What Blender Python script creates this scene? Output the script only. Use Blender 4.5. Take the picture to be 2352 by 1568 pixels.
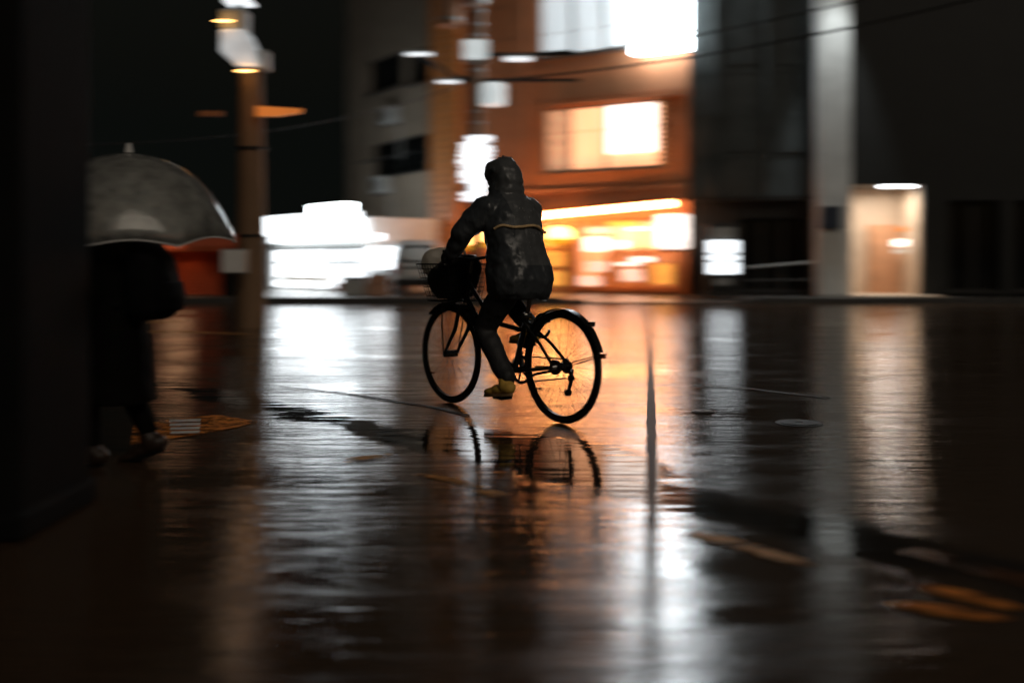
import bpy, math, random
from mathutils import Vector, Matrix, noise as mnoise

random.seed(7)
for o in list(bpy.data.objects):
    bpy.data.objects.remove(o, do_unlink=True)
SC = bpy.context.scene
COL = SC.collection
R = math.radians

# ------------------------------------------------------------------ camera, sky, sun, exposure
F, CX, HZ, CAMZ = 2286.7, 1176.0, 605.0, 0.965      # 35 mm lens on a frame 2352 px wide, horizon row, eye height
cam_d = bpy.data.cameras.new('camera')
cam = bpy.data.objects.new('camera', cam_d)
COL.objects.link(cam)
cam.location = (0, 0, CAMZ)
cam.rotation_euler = (R(90), 0, 0)
cam_d.lens = 35
cam_d.sensor_width = 36
cam_d.shift_y = -(784 - HZ) / 2352
cam_d.clip_start, cam_d.clip_end = 0.05, 2000
cam_d.dof.use_dof = True
cam_d.dof.focus_distance = 6.4
cam_d.dof.aperture_fstop = 1.0
cam_d.dof.aperture_ratio = 0.22
SC.camera = cam

world = bpy.data.worlds.new('World')
SC.world = world
world.use_nodes = True
wn, wl = world.node_tree.nodes, world.node_tree.links
bg = wn['Background']
sky = wn.new('ShaderNodeTexSky')
sky.sky_type = 'NISHITA'
sky.sun_disc = False
sky.sun_elevation = R(-4)
sky.sun_rotation = R(170)
gl = wn.new('ShaderNodeMix'); gl.data_type = 'RGBA'; gl.blend_type = 'ADD'
gl.inputs[0].default_value = 1.0
wl.new(sky.outputs['Color'], gl.inputs[6])
gl.inputs[7].default_value = (0.028, 0.034, 0.029, 1)     # faint glow of the town on the rain clouds
wl.new(gl.outputs[2], bg.inputs['Color'])
bg.inputs['Strength'].default_value = 0.1

fill_d = bpy.data.lights.new('fill', 'SUN')  # added dim fill from behind the camera, standing in for city glow
fill_d.energy = 0.42
fill_d.angle = R(25)
fill_d.color = (1.0, 0.86, 0.70)
fill = bpy.data.objects.new('fill', fill_d)
COL.objects.link(fill)
fill.rotation_euler = (R(54), 0, R(28))

vs = SC.view_settings
vs.view_transform, vs.look, vs.exposure, vs.gamma = 'Standard', 'None', 0.0, 1.0
vs.use_curve_mapping = False
SC.cycles.use_denoising = True
SC.cycles.max_bounces = 5
SC.cycles.adaptive_threshold = 0.02
SC.cycles.transparent_max_bounces = 12
SC.cycles.sample_clamp_indirect = 6
SC.cycles.caustics_refractive = False


def at(px, py, Y):
    return Vector(((px - CX) * Y / F, Y, CAMZ - (py - HZ) * Y / F))


def ground(px, py, z=0.0):
    Y = (CAMZ - z) * F / (py - HZ)
    return Vector(((px - CX) * Y / F, Y, z))


# ------------------------------------------------------------------ materials
M = {}


def mat(name, col, rough=0.6, metal=0.0, spec=0.5, var=0.18, scale=5.0, bump=0.0, bscale=60.0,
        emit=None, estr=0.0, evar=0.0, stretch=(1, 1, 1), rvar=0.0, coat=0.0):
    m = bpy.data.materials.new(name)
    m.use_nodes = True
    nt = m.node_tree
    n, l = nt.nodes, nt.links
    p = n['Principled BSDF']
    tc = n.new('ShaderNodeTexCoord')
    mp = n.new('ShaderNodeMapping')
    mp.inputs['Scale'].default_value = stretch
    l.new(tc.outputs['Object'], mp.inputs['Vector'])
    nz = n.new('ShaderNodeTexNoise')
    nz.inputs['Scale'].default_value = scale
    nz.inputs['Detail'].default_value = 6
    l.new(mp.outputs['Vector'], nz.inputs['Vector'])
    cr = n.new('ShaderNodeValToRGB')
    cr.color_ramp.elements[0].position = 0.3
    cr.color_ramp.elements[1].position = 0.7
    cr.color_ramp.elements[0].color = (*[max(0, c * (1 - var)) for c in col], 1)
    cr.color_ramp.elements[1].color = (*[min(1, c * (1 + var)) for c in col], 1)
    l.new(nz.outputs['Fac'], cr.inputs['Fac'])
    l.new(cr.outputs['Color'], p.inputs['Base Color'])
    p.inputs['Roughness'].default_value = rough
    if rvar:
        mr = n.new('ShaderNodeMapRange')
        mr.inputs['From Min'].default_value, mr.inputs['From Max'].default_value = 0.3, 0.7
        mr.inputs['To Min'].default_value, mr.inputs['To Max'].default_value = max(.02, rough - rvar), rough + rvar
        l.new(nz.outputs['Fac'], mr.inputs['Value'])
        l.new(mr.outputs['Result'], p.inputs['Roughness'])
    p.inputs['Metallic'].default_value = metal
    p.inputs['Specular IOR Level'].default_value = spec
    p.inputs['Coat Weight'].default_value = coat
    if bump:
        nb = n.new('ShaderNodeTexNoise')
        nb.inputs['Scale'].default_value = bscale
        nb.inputs['Detail'].default_value = 4
        l.new(mp.outputs['Vector'], nb.inputs['Vector'])
        b = n.new('ShaderNodeBump')
        b.inputs['Strength'].default_value = bump
        b.inputs['Distance'].default_value = 0.01
        l.new(nb.outputs['Fac'], b.inputs['Height'])
        l.new(b.outputs['Normal'], p.inputs['Normal'])
    if emit:
        p.inputs['Emission Strength'].default_value = estr
        if evar:
            ce = n.new('ShaderNodeValToRGB')
            ce.color_ramp.elements[0].position, ce.color_ramp.elements[1].position = 0.35, 0.65
            ce.color_ramp.elements[0].color = (*[c * (1 - evar) for c in emit], 1)
            ce.color_ramp.elements[1].color = (*emit, 1)
            l.new(nz.outputs['Fac'], ce.inputs['Fac'])
            l.new(ce.outputs['Color'], p.inputs['Emission Color'])
        else:
            p.inputs['Emission Color'].default_value = (*emit, 1)
    M[name] = m
    return m


mat('asphalt_dry', (0.035, 0.033, 0.03), 0.9, var=.3, scale=30, bump=.5, bscale=200)
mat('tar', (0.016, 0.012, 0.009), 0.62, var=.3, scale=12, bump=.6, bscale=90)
mat('paving', (0.10, 0.092, 0.082), 0.32, var=.3, scale=3, bump=.25, bscale=60, rvar=.15)
mat('kerb', (0.045, 0.043, 0.04), 0.6, var=.3, scale=4, bump=.3)
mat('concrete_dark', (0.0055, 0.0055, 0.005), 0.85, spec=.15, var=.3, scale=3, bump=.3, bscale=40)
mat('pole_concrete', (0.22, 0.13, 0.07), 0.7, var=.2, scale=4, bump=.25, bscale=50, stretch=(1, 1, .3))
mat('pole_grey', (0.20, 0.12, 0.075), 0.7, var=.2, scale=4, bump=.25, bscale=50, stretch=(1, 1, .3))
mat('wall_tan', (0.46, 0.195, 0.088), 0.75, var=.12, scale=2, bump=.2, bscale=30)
mat('wall_grey', (0.25, 0.20, 0.15), 0.7, var=.14, scale=1.5, bump=.15, bscale=30)
mat('wall_black', (0.008, 0.009, 0.008), 0.6, var=.3, scale=2, bump=.2, bscale=20)
mat('tile_dark', (0.062, 0.072, 0.072), 0.45, var=.25, scale=2, bump=.2, bscale=20)
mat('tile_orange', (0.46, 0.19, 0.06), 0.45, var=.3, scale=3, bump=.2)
mat('pier_white', (0.60, 0.60, 0.57), 0.6, var=.12, scale=2, bump=.15, bscale=25)
mat('plaster_tan', (0.55, 0.43, 0.32), 0.6, var=.12, scale=2)
mat('door_orange', (0.50, 0.26, 0.14), 0.5, var=.15, scale=3)
mat('red_shutter', (0.50, 0.10, 0.04), 0.5, var=.2, scale=3, bump=.1)
mat('red_wood', (0.42, 0.17, 0.07), 0.5, var=.25, scale=4)
mat('frame_dark', (0.02, 0.019, 0.017), 0.45)
mat('frame_metal', (0.22, 0.20, 0.18), 0.4, metal=.6)
mat('glow_box', (0.8, 0.8, 0.8), 0.5, emit=(0.80, 0.90, 0.92), estr=0.62, evar=.15)  # emission in place of lamp light falling on the white pole boxes
mat('glass_dark', (0.006, 0.007, 0.007), 0.08, spec=.6)
mat('metal_dark', (0.03, 0.03, 0.03), 0.45, metal=.5)
mat('metal_grey', (0.35, 0.36, 0.36), 0.45, metal=.3, var=.1)
mat('box_white', (0.75, 0.78, 0.78), 0.5, var=.08)
mat('cable', (0.008, 0.008, 0.008), 0.6)
mat('navy', (0.02, 0.028, 0.045), 0.5)
mat('orange_paint', (0.62, 0.20, 0.03), 0.5, var=.25, scale=6)
mat('paper_white', (0.75, 0.74, 0.72), 0.7, var=.06)
mat('cream', (0.85, 0.68, 0.50), 0.7, var=.08)
mat('wood', (0.55, 0.33, 0.16), 0.5, var=.25, scale=3, stretch=(1, 1, 6))
mat('cardboard', (0.40, 0.22, 0.14), 0.8, var=.15)
mat('plastic_grey', (0.45, 0.46, 0.45), 0.5, var=.1)
# things that give off light
mat('lit_white', (0.8, 0.8, 0.8), 0.5, emit=(0.90, 0.96, 1.0), estr=4.2, evar=.12, scale=2)
mat('lit_white_soft', (0.8, 0.8, 0.8), 0.5, emit=(0.88, 0.95, 1.0), estr=2.6, evar=.25, scale=1.5)
mat('lit_window_cool', (0.6, 0.6, 0.6), 0.6, emit=(0.80, 0.90, 0.95), estr=0.85, evar=.35, scale=1.2, stretch=(4, 1, .3))
mat('lit_sign_corner', (0.8, 0.8, 0.8), 0.5, emit=(0.86, 0.95, 1.0), estr=16.0)
mat('lit_blind_warm', (0.6, 0.5, 0.4), 0.7, emit=(1.0, 0.44, 0.21), estr=1.9, evar=.3, scale=1.2, stretch=(4, 1, .4))
mat('lit_blind_bright', (0.7, 0.7, 0.7), 0.7, emit=(1.0, 0.84, 0.74), estr=2.6)
mat('lit_blind_dim', (0.5, 0.4, 0.3), 0.7, emit=(0.9, 0.42, 0.22), estr=0.75, evar=.3)
mat('lit_tube_warm', (0.8, 0.6, 0.4), 0.5, emit=(1.0, 0.38, 0.13), estr=34.0)
mat('lit_lantern', (0.8, 0.5, 0.2), 0.6, emit=(1.0, 0.40, 0.11), estr=9.0)
mat('lit_lantern_low', (0.8, 0.4, 0.1), 0.6, emit=(1.0, 0.42, 0.02), estr=1.0)
mat('lit_ceiling_warm', (0.8, 0.6, 0.4), 0.6, emit=(1.0, 0.54, 0.34), estr=30.0)
mat('lit_poster', (0.7, 0.6, 0.6), 0.6, emit=(1.0, 0.68, 0.52), estr=1.2, evar=.45, scale=6)
mat('lit_poster_white', (0.8, 0.8, 0.8), 0.6, emit=(1.0, 0.85, 0.76), estr=2.2, evar=.35, scale=6)
mat('lit_poster_amber', (0.7, 0.4, 0.1), 0.6, emit=(1.0, 0.45, 0.08), estr=0.9, evar=.3, scale=6)
mat('lit_vertical', (0.8, 0.8, 0.8), 0.5, emit=(0.92, 0.96, 1.0), estr=1.9)
mat('lit_tube_cool', (0.8, 0.8, 0.8), 0.5, emit=(0.95, 0.97, 1.0), estr=10.0)
mat('lit_led', (0.8, 0.8, 0.8), 0.5, emit=(0.9, 0.96, 1.0), estr=1.1)
mat('lit_housing', (0.8, 0.8, 0.8), 0.5, emit=(0.80, 0.88, 0.93), estr=0.5, evar=.55, scale=1.6)
mat('lit_amber', (0.8, 0.5, 0.2), 0.5, emit=(1.0, 0.50, 0.14), estr=9.0)
mat('lit_amber_glass', (0.6, 0.2, 0.05), 0.5, emit=(1.0, 0.28, 0.05), estr=0.42)
# bicycle and clothes
mat('bike_black', (0.010, 0.010, 0.010), 0.35, var=.2, coat=.3)
mat('rubber', (0.010, 0.010, 0.010), 0.6, var=.3, bump=.3, bscale=120)
mat('chrome', (0.45, 0.44, 0.42), 0.25, metal=1.0, var=.15)
mat('steel_dark', (0.06, 0.055, 0.05), 0.35, metal=.8)
mat('wire_black', (0.012, 0.012, 0.012), 0.45)
mat('reflector', (0.12, 0.04, 0.02), 0.15)
mat('skin', (0.42, 0.26, 0.18), 0.5, var=.08)
mat('trousers', (0.022, 0.022, 0.023), 0.65, var=.25, bump=.35, bscale=14, stretch=(1, 1, .35))
mat('shoe_tan', (0.85, 0.50, 0.10), 0.6, var=.25, scale=14, bump=.3)
mat('shoe_sole', (0.30, 0.18, 0.08), 0.7)
mat('glove', (0.010, 0.010, 0.010), 0.6)
mat('piping', (0.85, 0.58, 0.30), 0.5, var=.2, scale=25)
mat('bag_white', (0.86, 0.80, 0.70), 0.4, var=.12, scale=8, bump=.4, bscale=14)
mat('bag_black', (0.008, 0.008, 0.008), 0.45, bump=.4, bscale=12)
mat('coat', (0.0035, 0.003, 0.0022), 0.9, spec=.12, var=.25, bump=.3, bscale=12, stretch=(1, 1, .3))
mat('backpack', (0.0025, 0.0025, 0.003), 0.85, spec=.15, bump=.3, bscale=16)
mat('hair', (0.008, 0.007, 0.006), 0.5, bump=.5, bscale=80, stretch=(1, 1, .2))
mat('shoe_brown', (0.025, 0.012, 0.006), 0.5)
mat('van_paint', (0.55, 0.60, 0.62), 0.3, coat=.5, var=.06)
mat('tail_red', (0.40, 0.03, 0.02), 0.2)
mat('paint_yellow', (0.52, 0.24, 0.05), 0.6, spec=.2, var=.45, scale=9, bump=.3, bscale=90)
mat('mark_orange', (0.85, 0.24, 0.012), 0.7, spec=.15, var=.3, scale=7, bump=.3, bscale=90)
mat('glint_white', (0.78, 0.78, 0.76), 0.35, var=.2, scale=20, bump=.3, bscale=90)  # white for the lamp glint painted on the road patch
mat('paint_brown', (0.16, 0.06, 0.02), 0.2, var=.4, scale=9, bump=.3, bscale=90)
mat('iron', (0.02, 0.019, 0.018), 0.55, metal=.3, bump=.5, bscale=60)


def worn(name, scale, lo, hi):
    """paint rubbed away in flakes by traffic"""
    m = M[name]; n, l = m.node_tree.nodes, m.node_tree.links
    tc = n.new('ShaderNodeTexCoord'); nz = n.new('ShaderNodeTexNoise')
    nz.inputs['Scale'].default_value = scale; nz.inputs['Detail'].default_value = 8; nz.inputs['Roughness'].default_value = .7
    l.new(tc.outputs['Object'], nz.inputs['Vector'])
    mr = n.new('ShaderNodeMapRange')
    mr.inputs['From Min'].default_value, mr.inputs['From Max'].default_value = lo, hi
    l.new(nz.outputs['Fac'], mr.inputs['Value'])
    l.new(mr.outputs['Result'], n['Principled BSDF'].inputs['Alpha'])


worn('paint_yellow', 9, .38, .54)
worn('mark_orange', 9, .38, .58)
worn('paint_brown', 7, .40, .62)


def jacket_material():
    m = mat('jacket', (0.100, 0.105, 0.108), 0.38, spec=.5, var=.07, scale=7, rvar=.12)
    nt = m.node_tree; n, l = nt.nodes, nt.links
    p = n['Principled BSDF']
    tc = n.new('ShaderNodeTexCoord')
    # colour blocks: charcoal back panel, black hem and sleeves
    cr = [x for x in n if x.type == 'VALTORGB'][0]
    sep = n.new('ShaderNodeSeparateXYZ')
    l.new(tc.outputs['Object'], sep.inputs[0])
    st = n.new('ShaderNodeMath'); st.operation = 'GREATER_THAN'; st.inputs[1].default_value = 0.955
    l.new(sep.outputs['Z'], st.inputs[0])
    yb = n.new('ShaderNodeMath'); yb.operation = 'LESS_THAN'; yb.inputs[1].default_value = 0.10
    l.new(sep.outputs['Y'], yb.inputs[0])
    an = n.new('ShaderNodeMath'); an.operation = 'MULTIPLY'
    l.new(st.outputs[0], an.inputs[0]); l.new(yb.outputs[0], an.inputs[1])
    mx = n.new('ShaderNodeMix'); mx.data_type = 'RGBA'
    l.new(an.outputs[0], mx.inputs[0])
    mx.inputs[6].default_value = (0.048, 0.054, 0.060, 1)
    l.new(cr.outputs['Color'], mx.inputs[7])
    l.new(mx.outputs[2], p.inputs['Base Color'])
    # creases running down the cloth and rain drops standing on it
    mp = n.new('ShaderNodeMapping'); mp.inputs['Scale'].default_value = (9, 9, 2.6); mp.inputs['Rotation'].default_value = (0.5, 0.2, 0)
    l.new(tc.outputs['Object'], mp.inputs['Vector'])
    w = n.new('ShaderNodeTexNoise'); w.inputs['Scale'].default_value = 1.0; w.inputs['Detail'].default_value = 5; w.inputs['Distortion'].default_value = 1.2
    l.new(mp.outputs['Vector'], w.inputs['Vector'])
    b1 = n.new('ShaderNodeBump'); b1.inputs['Strength'].default_value = 0.32; b1.inputs['Distance'].default_value = 0.03
    l.new(w.outputs['Fac'], b1.inputs['Height'])
    l.new(b1.outputs['Normal'], p.inputs['Normal'])


jacket_material()


def vinyl_material():
    m = bpy.data.materials.new('clear_vinyl'); m.use_nodes = True
    n, l = m.node_tree.nodes, m.node_tree.links
    n.clear()
    out = n.new('ShaderNodeOutputMaterial')
    tr = n.new('ShaderNodeBsdfTransparent'); tr.inputs[0].default_value = (.86, .88, .86, 1)
    tl = n.new('ShaderNodeBsdfTranslucent'); tl.inputs[0].default_value = (.92, .92, .88, 1)
    df = n.new('ShaderNodeBsdfDiffuse'); df.inputs[0].default_value = (.85, .85, .80, 1)
    gs = n.new('ShaderNodeBsdfGlossy'); gs.inputs['Roughness'].default_value = 0.13
    fr = n.new('ShaderNodeFresnel'); fr.inputs[0].default_value = 1.45
    tc = n.new('ShaderNodeTexCoord'); nz = n.new('ShaderNodeTexNoise'); nz.inputs['Scale'].default_value = 13; nz.inputs['Detail'].default_value = 8
    l.new(tc.outputs['Object'], nz.inputs['Vector'])
    mr = n.new('ShaderNodeMapRange'); mr.inputs['From Min'].default_value = .3; mr.inputs['From Max'].default_value = .7
    mr.inputs['To Min'].default_value = .24; mr.inputs['To Max'].default_value = .62
    l.new(nz.outputs['Fac'], mr.inputs['Value'])
    bp = n.new('ShaderNodeBump'); bp.inputs['Strength'].default_value = .3; bp.inputs['Distance'].default_value = .02
    l.new(nz.outputs['Fac'], bp.inputs['Height'])
    for x in (gs, df, tl): l.new(bp.outputs['Normal'], x.inputs['Normal'])
    m1 = n.new('ShaderNodeMixShader'); m1.inputs[0].default_value = .6
    l.new(df.outputs[0], m1.inputs[1]); l.new(tl.outputs[0], m1.inputs[2])
    m2 = n.new('ShaderNodeMixShader'); l.new(mr.outputs[0], m2.inputs[0])
    l.new(tr.outputs[0], m2.inputs[1]); l.new(m1.outputs[0], m2.inputs[2])
    m3 = n.new('ShaderNodeMixShader'); l.new(fr.outputs[0], m3.inputs[0])
    l.new(m2.outputs[0], m3.inputs[1]); l.new(gs.outputs[0], m3.inputs[2])
    l.new(m3.outputs[0], out.inputs['Surface'])
    M['clear_vinyl'] = m


vinyl_material()


def thin_plastic(name):
    m = M[name]; n, l = m.node_tree.nodes, m.node_tree.links
    p = n['Principled BSDF']; out = [x for x in n if x.type == 'OUTPUT_MATERIAL'][0]
    tl = n.new('ShaderNodeBsdfTranslucent'); tl.inputs[0].default_value = (.85, .80, .70, 1)
    mx = n.new('ShaderNodeMixShader'); mx.inputs[0].default_value = .5
    l.new(p.outputs[0], mx.inputs[1]); l.new(tl.outputs[0], mx.inputs[2]); l.new(mx.outputs[0], out.inputs['Surface'])


thin_plastic('bag_white')

def glass_material():
    m = bpy.data.materials.new('glass_clear'); m.use_nodes = True
    n, l = m.node_tree.nodes, m.node_tree.links
    n.clear()
    out = n.new('ShaderNodeOutputMaterial')
    tr = n.new('ShaderNodeBsdfTransparent'); tr.inputs[0].default_value = (.93, .94, .93, 1)
    gs = n.new('ShaderNodeBsdfGlossy'); gs.inputs['Roughness'].default_value = 0.04
    fr = n.new('ShaderNodeFresnel'); fr.inputs[0].default_value = 1.45
    mx = n.new('ShaderNodeMixShader'); l.new(fr.outputs[0], mx.inputs[0])
    l.new(tr.outputs[0], mx.inputs[1]); l.new(gs.outputs[0], mx.inputs[2])
    l.new(mx.outputs[0], out.inputs['Surface'])
    M['glass_clear'] = m


glass_material()

# the wet street: asphalt grain under a film of water, standing water in the wheel rut
RUT_A, RUT_B = ground(600, 930), ground(2352, 1322)


def road_material():
    m = bpy.data.materials.new('wet_asphalt'); m.use_nodes = True
    n, l = m.node_tree.nodes, m.node_tree.links
    p = n['Principled BSDF']
    tc = n.new('ShaderNodeTexCoord')
    V = tc.outputs['Object']

    def noise(scale, detail=5, dist=0.0, sc=None):
        z = n.new('ShaderNodeTexNoise')
        z.inputs['Scale'].default_value = scale; z.inputs['Detail'].default_value = detail; z.inputs['Distortion'].default_value = dist
        if sc:
            mp = n.new('ShaderNodeMapping'); mp.inputs['Scale'].default_value = sc
            l.new(V, mp.inputs['Vector']); l.new(mp.outputs['Vector'], z.inputs['Vector'])
        else:
            l.new(V, z.inputs['Vector'])
        return z.outputs['Fac']

    def math_(op, a, b=None, clamp=False):
        q = n.new('ShaderNodeMath'); q.operation = op; q.use_clamp = clamp
        for i, x in enumerate((a, b)):
            if x is None: continue
            if isinstance(x, (int, float)): q.inputs[i].default_value = x
            else: l.new(x, q.inputs[i])
        return q.outputs[0]

    def rng(x, a, b, c, d):
        q = n.new('ShaderNodeMapRange'); q.interpolation_type = 'SMOOTHSTEP'
        q.inputs['From Min'].default_value, q.inputs['From Max'].default_value = a, b
        q.inputs['To Min'].default_value, q.inputs['To Max'].default_value = c, d
        l.new(x, q.inputs['Value'])
        return q.outputs['Result']

    sep = n.new('ShaderNodeSeparateXYZ'); l.new(V, sep.inputs[0])
    d = (RUT_B - RUT_A); d.z = 0; d.normalize()
    nx, ny = -d.y, d.x
    dist = math_('ADD', math_('MULTIPLY', math_('SUBTRACT', sep.outputs['X'], RUT_A.x), nx),
                 math_('MULTIPLY', math_('SUBTRACT', sep.outputs['Y'], RUT_A.y), ny))
    wob = math_('MULTIPLY', math_('SUBTRACT', noise(2.2, 6), .5), .50)
    dist = math_('ABSOLUTE', math_('ADD', dist, wob))
    rut = rng(dist, 0.06, 0.30, 1, 0)
    pud = rng(noise(1.0, 5, .3, (.5, .9, 1)), 0.50, 0.66, 0, 1)        # shallow puddles
    # broad shallow pool under the bicycle
    pc_ = ground(1235, 1035)
    ex = math_('SUBTRACT', sep.outputs['X'], pc_.x); ey = math_('SUBTRACT', sep.outputs['Y'], pc_.y)
    al = math_('ADD', math_('MULTIPLY', ex, d.x), math_('MULTIPLY', ey, d.y))
    ac = math_('ADD', math_('MULTIPLY', ex, nx), math_('MULTIPLY', ey, ny))
    el = math_('ADD', math_('POWER', math_('MULTIPLY', al, .95), 2.0), math_('POWER', math_('MULTIPLY', ac, 2.3), 2.0))
    pool = rng(math_('ADD', el, math_('MULTIPLY', math_('SUBTRACT', noise(3.0, 6), .5), 1.1)), .45, 1.15, .95, 0)
    rut = math_('MAXIMUM', rut, pool)
    water = math_('MAXIMUM', rut, math_('MULTIPLY', pud, 0.7))
    streak = noise(1.0, 6, 0.0, (.8, 3.2, 1))             # worn lanes of the tyres
    damp = rng(streak, 0.42, 0.60, 0, 1)
    fine = noise(9.0, 5)
    ro = math_('ADD', 0.07, math_('MULTIPLY', damp, math_('ADD', 0.04, math_('MULTIPLY', fine, 0.16))))
    ro = math_('ADD', math_('MULTIPLY', ro, math_('SUBTRACT', 1.0, water)), math_('MULTIPLY', water, 0.05))
    l.new(ro, p.inputs['Roughness'])
    # colour
    cr = n.new('ShaderNodeValToRGB')
    cr.color_ramp.elements[0].color = (0.022, 0.015, 0.010, 1); cr.color_ramp.elements[0].position = .3
    cr.color_ramp.elements[1].color = (0.115, 0.067, 0.036, 1); cr.color_ramp.elements[1].position = .72
    l.new(noise(46, 5), cr.inputs['Fac'])
    mx = n.new('ShaderNodeMix'); mx.data_type = 'RGBA'
    l.new(math_('MULTIPLY', rut, .9), mx.inputs[0]); l.new(cr.outputs['Color'], mx.inputs[6]); mx.inputs[7].default_value = (0.012, 0.010, 0.008, 1)
    l.new(mx.outputs[2], p.inputs['Base Color'])
    p.inputs['Specular IOR Level'].default_value = 0.5
    p.inputs['IOR'].default_value = 1.42
    # relief: grain, plus slow undulation that drags reflections sideways
    grain = noise(48, 3)
    b1 = n.new('ShaderNodeBump'); b1.inputs['Distance'].default_value = 0.0030
    l.new(math_('MULTIPLY', math_('SUBTRACT', 1.05, water), 0.62), b1.inputs['Strength'])
    groove = noise(1.0, 4, 0.0, (6.0, 44.0, 1))           # fine relief lying across the traffic
    coarse = noise(1.0, 5, 0.3, (2.4, 13.0, 1))
    hgt = math_('ADD', math_('MULTIPLY', grain, .55), math_('MULTIPLY', groove, 1.15))
    l.new(math_('ADD', hgt, math_('MULTIPLY', coarse, 1.5)), b1.inputs['Height'])
    b2 = n.new('ShaderNodeBump'); b2.inputs['Distance'].default_value = 0.02; b2.inputs['Strength'].default_value = 0.16
    l.new(noise(1.0, 3, .2, (1.1, 9.0, 1)), b2.inputs['Height'])
    l.new(b1.outputs['Normal'], b2.inputs['Normal'])
    l.new(b2.outputs['Normal'], p.inputs['Normal'])
    M['wet_asphalt'] = m


road_material()


# ------------------------------------------------------------------ mesh builder
class MB:
    def __init__(s):
        s.v, s.f = [], []

    def add(s, vs_, fs):
        k = len(s.v)
        s.v += [tuple(x) for x in vs_]
        s.f += [tuple(i + k for i in q) for q in fs]
        return s

    def box(s, x0, x1, y0, y1, z0, z1):
        vs_ = [(x, y, z) for z in (z0, z1) for y in (y0, y1) for x in (x0, x1)]
        return s.add(vs_, [(0, 2, 3, 1), (4, 5, 7, 6), (0, 1, 5, 4), (2, 6, 7, 3), (0, 4, 6, 2), (1, 3, 7, 5)])

    def quad(s, a, b, c, d):
        return s.add([a, b, c, d], [(0, 1, 2, 3)])

    def tube(s, pts, rad, seg=12, cap=True):
        pts = [Vector(p) for p in pts]
        if isinstance(rad, (int, float)): rad = [rad] * len(pts)
        t0 = (pts[1] - pts[0]).normalized()
        a = t0.orthogonal().normalized()
        rings, vs_ = [], []
        for i, p in enumerate(pts):
            t = ((pts[min(i + 1, len(pts) - 1)] - pts[max(i - 1, 0)])).normalized()
            a = (a - t * a.dot(t)).normalized()
            b = t.cross(a)
            for k in range(seg):
                g = 2 * math.pi * k / seg
                vs_.append(p + (a * math.cos(g) + b * math.sin(g)) * rad[i])
        fs = []
        for i in range(len(pts) - 1):
            for k in range(seg):
                k2 = (k + 1) % seg
                fs.append((i * seg + k, i * seg + k2, (i + 1) * seg + k2, (i + 1) * seg + k))
        if cap:
            fs.append(tuple(reversed(range(seg))))
            fs.append(tuple((len(pts) - 1) * seg + k for k in range(seg)))
        return s.add(vs_, fs)

    def caps(s, pts, rad, seg=14):
        """limb: tube with round ends"""
        s.tube(pts, rad, seg)
        if isinstance(rad, (int, float)): rad = [rad] * len(pts)
        for p, r in zip(pts, rad): s.ell(p, (r, r, r), seg, 8)
        return s

    def ell(s, c, r, seg=18, rings=10, rot=None):
        c = Vector(c)
        vs_, fs = [], []
        for i in range(rings + 1):
            ph = math.pi * i / rings
            for k in range(seg):
                g = 2 * math.pi * k / seg
                q = Vector((r[0] * math.sin(ph) * math.cos(g), r[1] * math.sin(ph) * math.sin(g), r[2] * math.cos(ph)))
                if rot: q = rot @ q
                vs_.append(c + q)
        for i in range(rings):
            for k in range(seg):
                k2 = (k + 1) % seg
                fs.append((i * seg + k, (i + 1) * seg + k, (i + 1) * seg + k2, i * seg + k2))
        return s.add(vs_, fs)

    def loft(s, secs, seg=28, pw=2.3):
        vs_, fs = [], []
        for (cx, cy, z, hx, hy) in secs:
            for k in range(seg):
                g = 2 * math.pi * k / seg
                c, q = math.cos(g), math.sin(g)
                vs_.append((cx + hx * math.copysign(abs(c) ** (2 / pw), c), cy + hy * math.copysign(abs(q) ** (2 / pw), q), z))
        for i in range(len(secs) - 1):
            for k in range(seg):
                k2 = (k + 1) % seg
                fs.append((i * seg + k, i * seg + k2, (i + 1) * seg + k2, (i + 1) * seg + k))
        fs.append(tuple(reversed(range(seg))))
        fs.append(tuple((len(secs) - 1) * seg + k for k in range(seg)))
        return s.add(vs_, fs)

    def arc(s, c, rad, minor, a0=0, a1=360, n=48, seg=8, flat=None):
        """ring or arc about the local y axis through c; flat=(dr,dy): rectangular section"""
        c = Vector(c)
        full = abs(a1 - a0) >= 359.9
        m = n if full else n + 1
        vs_, fs = [], []
        if flat:
            prof = [(-flat[0], -flat[1]), (flat[0], -flat[1]), (flat[0], flat[1]), (-flat[0], flat[1])]
        else:
            prof = [(minor * math.cos(2 * math.pi * k / seg), minor * math.sin(2 * math.pi * k / seg)) for k in range(seg)]
        sg = len(prof)
        for i in range(m):
            g = R(a0 + (a1 - a0) * i / n)
            for (dr, dy) in prof:
                vs_.append(c + Vector(((rad + dr) * math.cos(g), dy, (rad + dr) * math.sin(g))))
        for i in range(n):
            i2 = (i + 1) % m
            for k in range(sg):
                k2 = (k + 1) % sg
                fs.append((i * sg + k, i * sg + k2, i2 * sg + k2, i2 * sg + k))
        if not full:
            fs.append(tuple(range(sg))); fs.append(tuple(reversed([n * sg + k for k in range(sg)])))
        return s.add(vs_, fs)

    def prism(s, poly, z0, z1):
        n_ = len(poly)
        vs_ = [(x, y, z0) for x, y in poly] + [(x, y, z1) for x, y in poly]
        fs = [tuple(reversed(range(n_))), tuple(range(n_, 2 * n_))]
        fs += [(i, (i + 1) % n_, n_ + (i + 1) % n_, n_ + i) for i in range(n_)]
        return s.add(vs_, fs)

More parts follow.
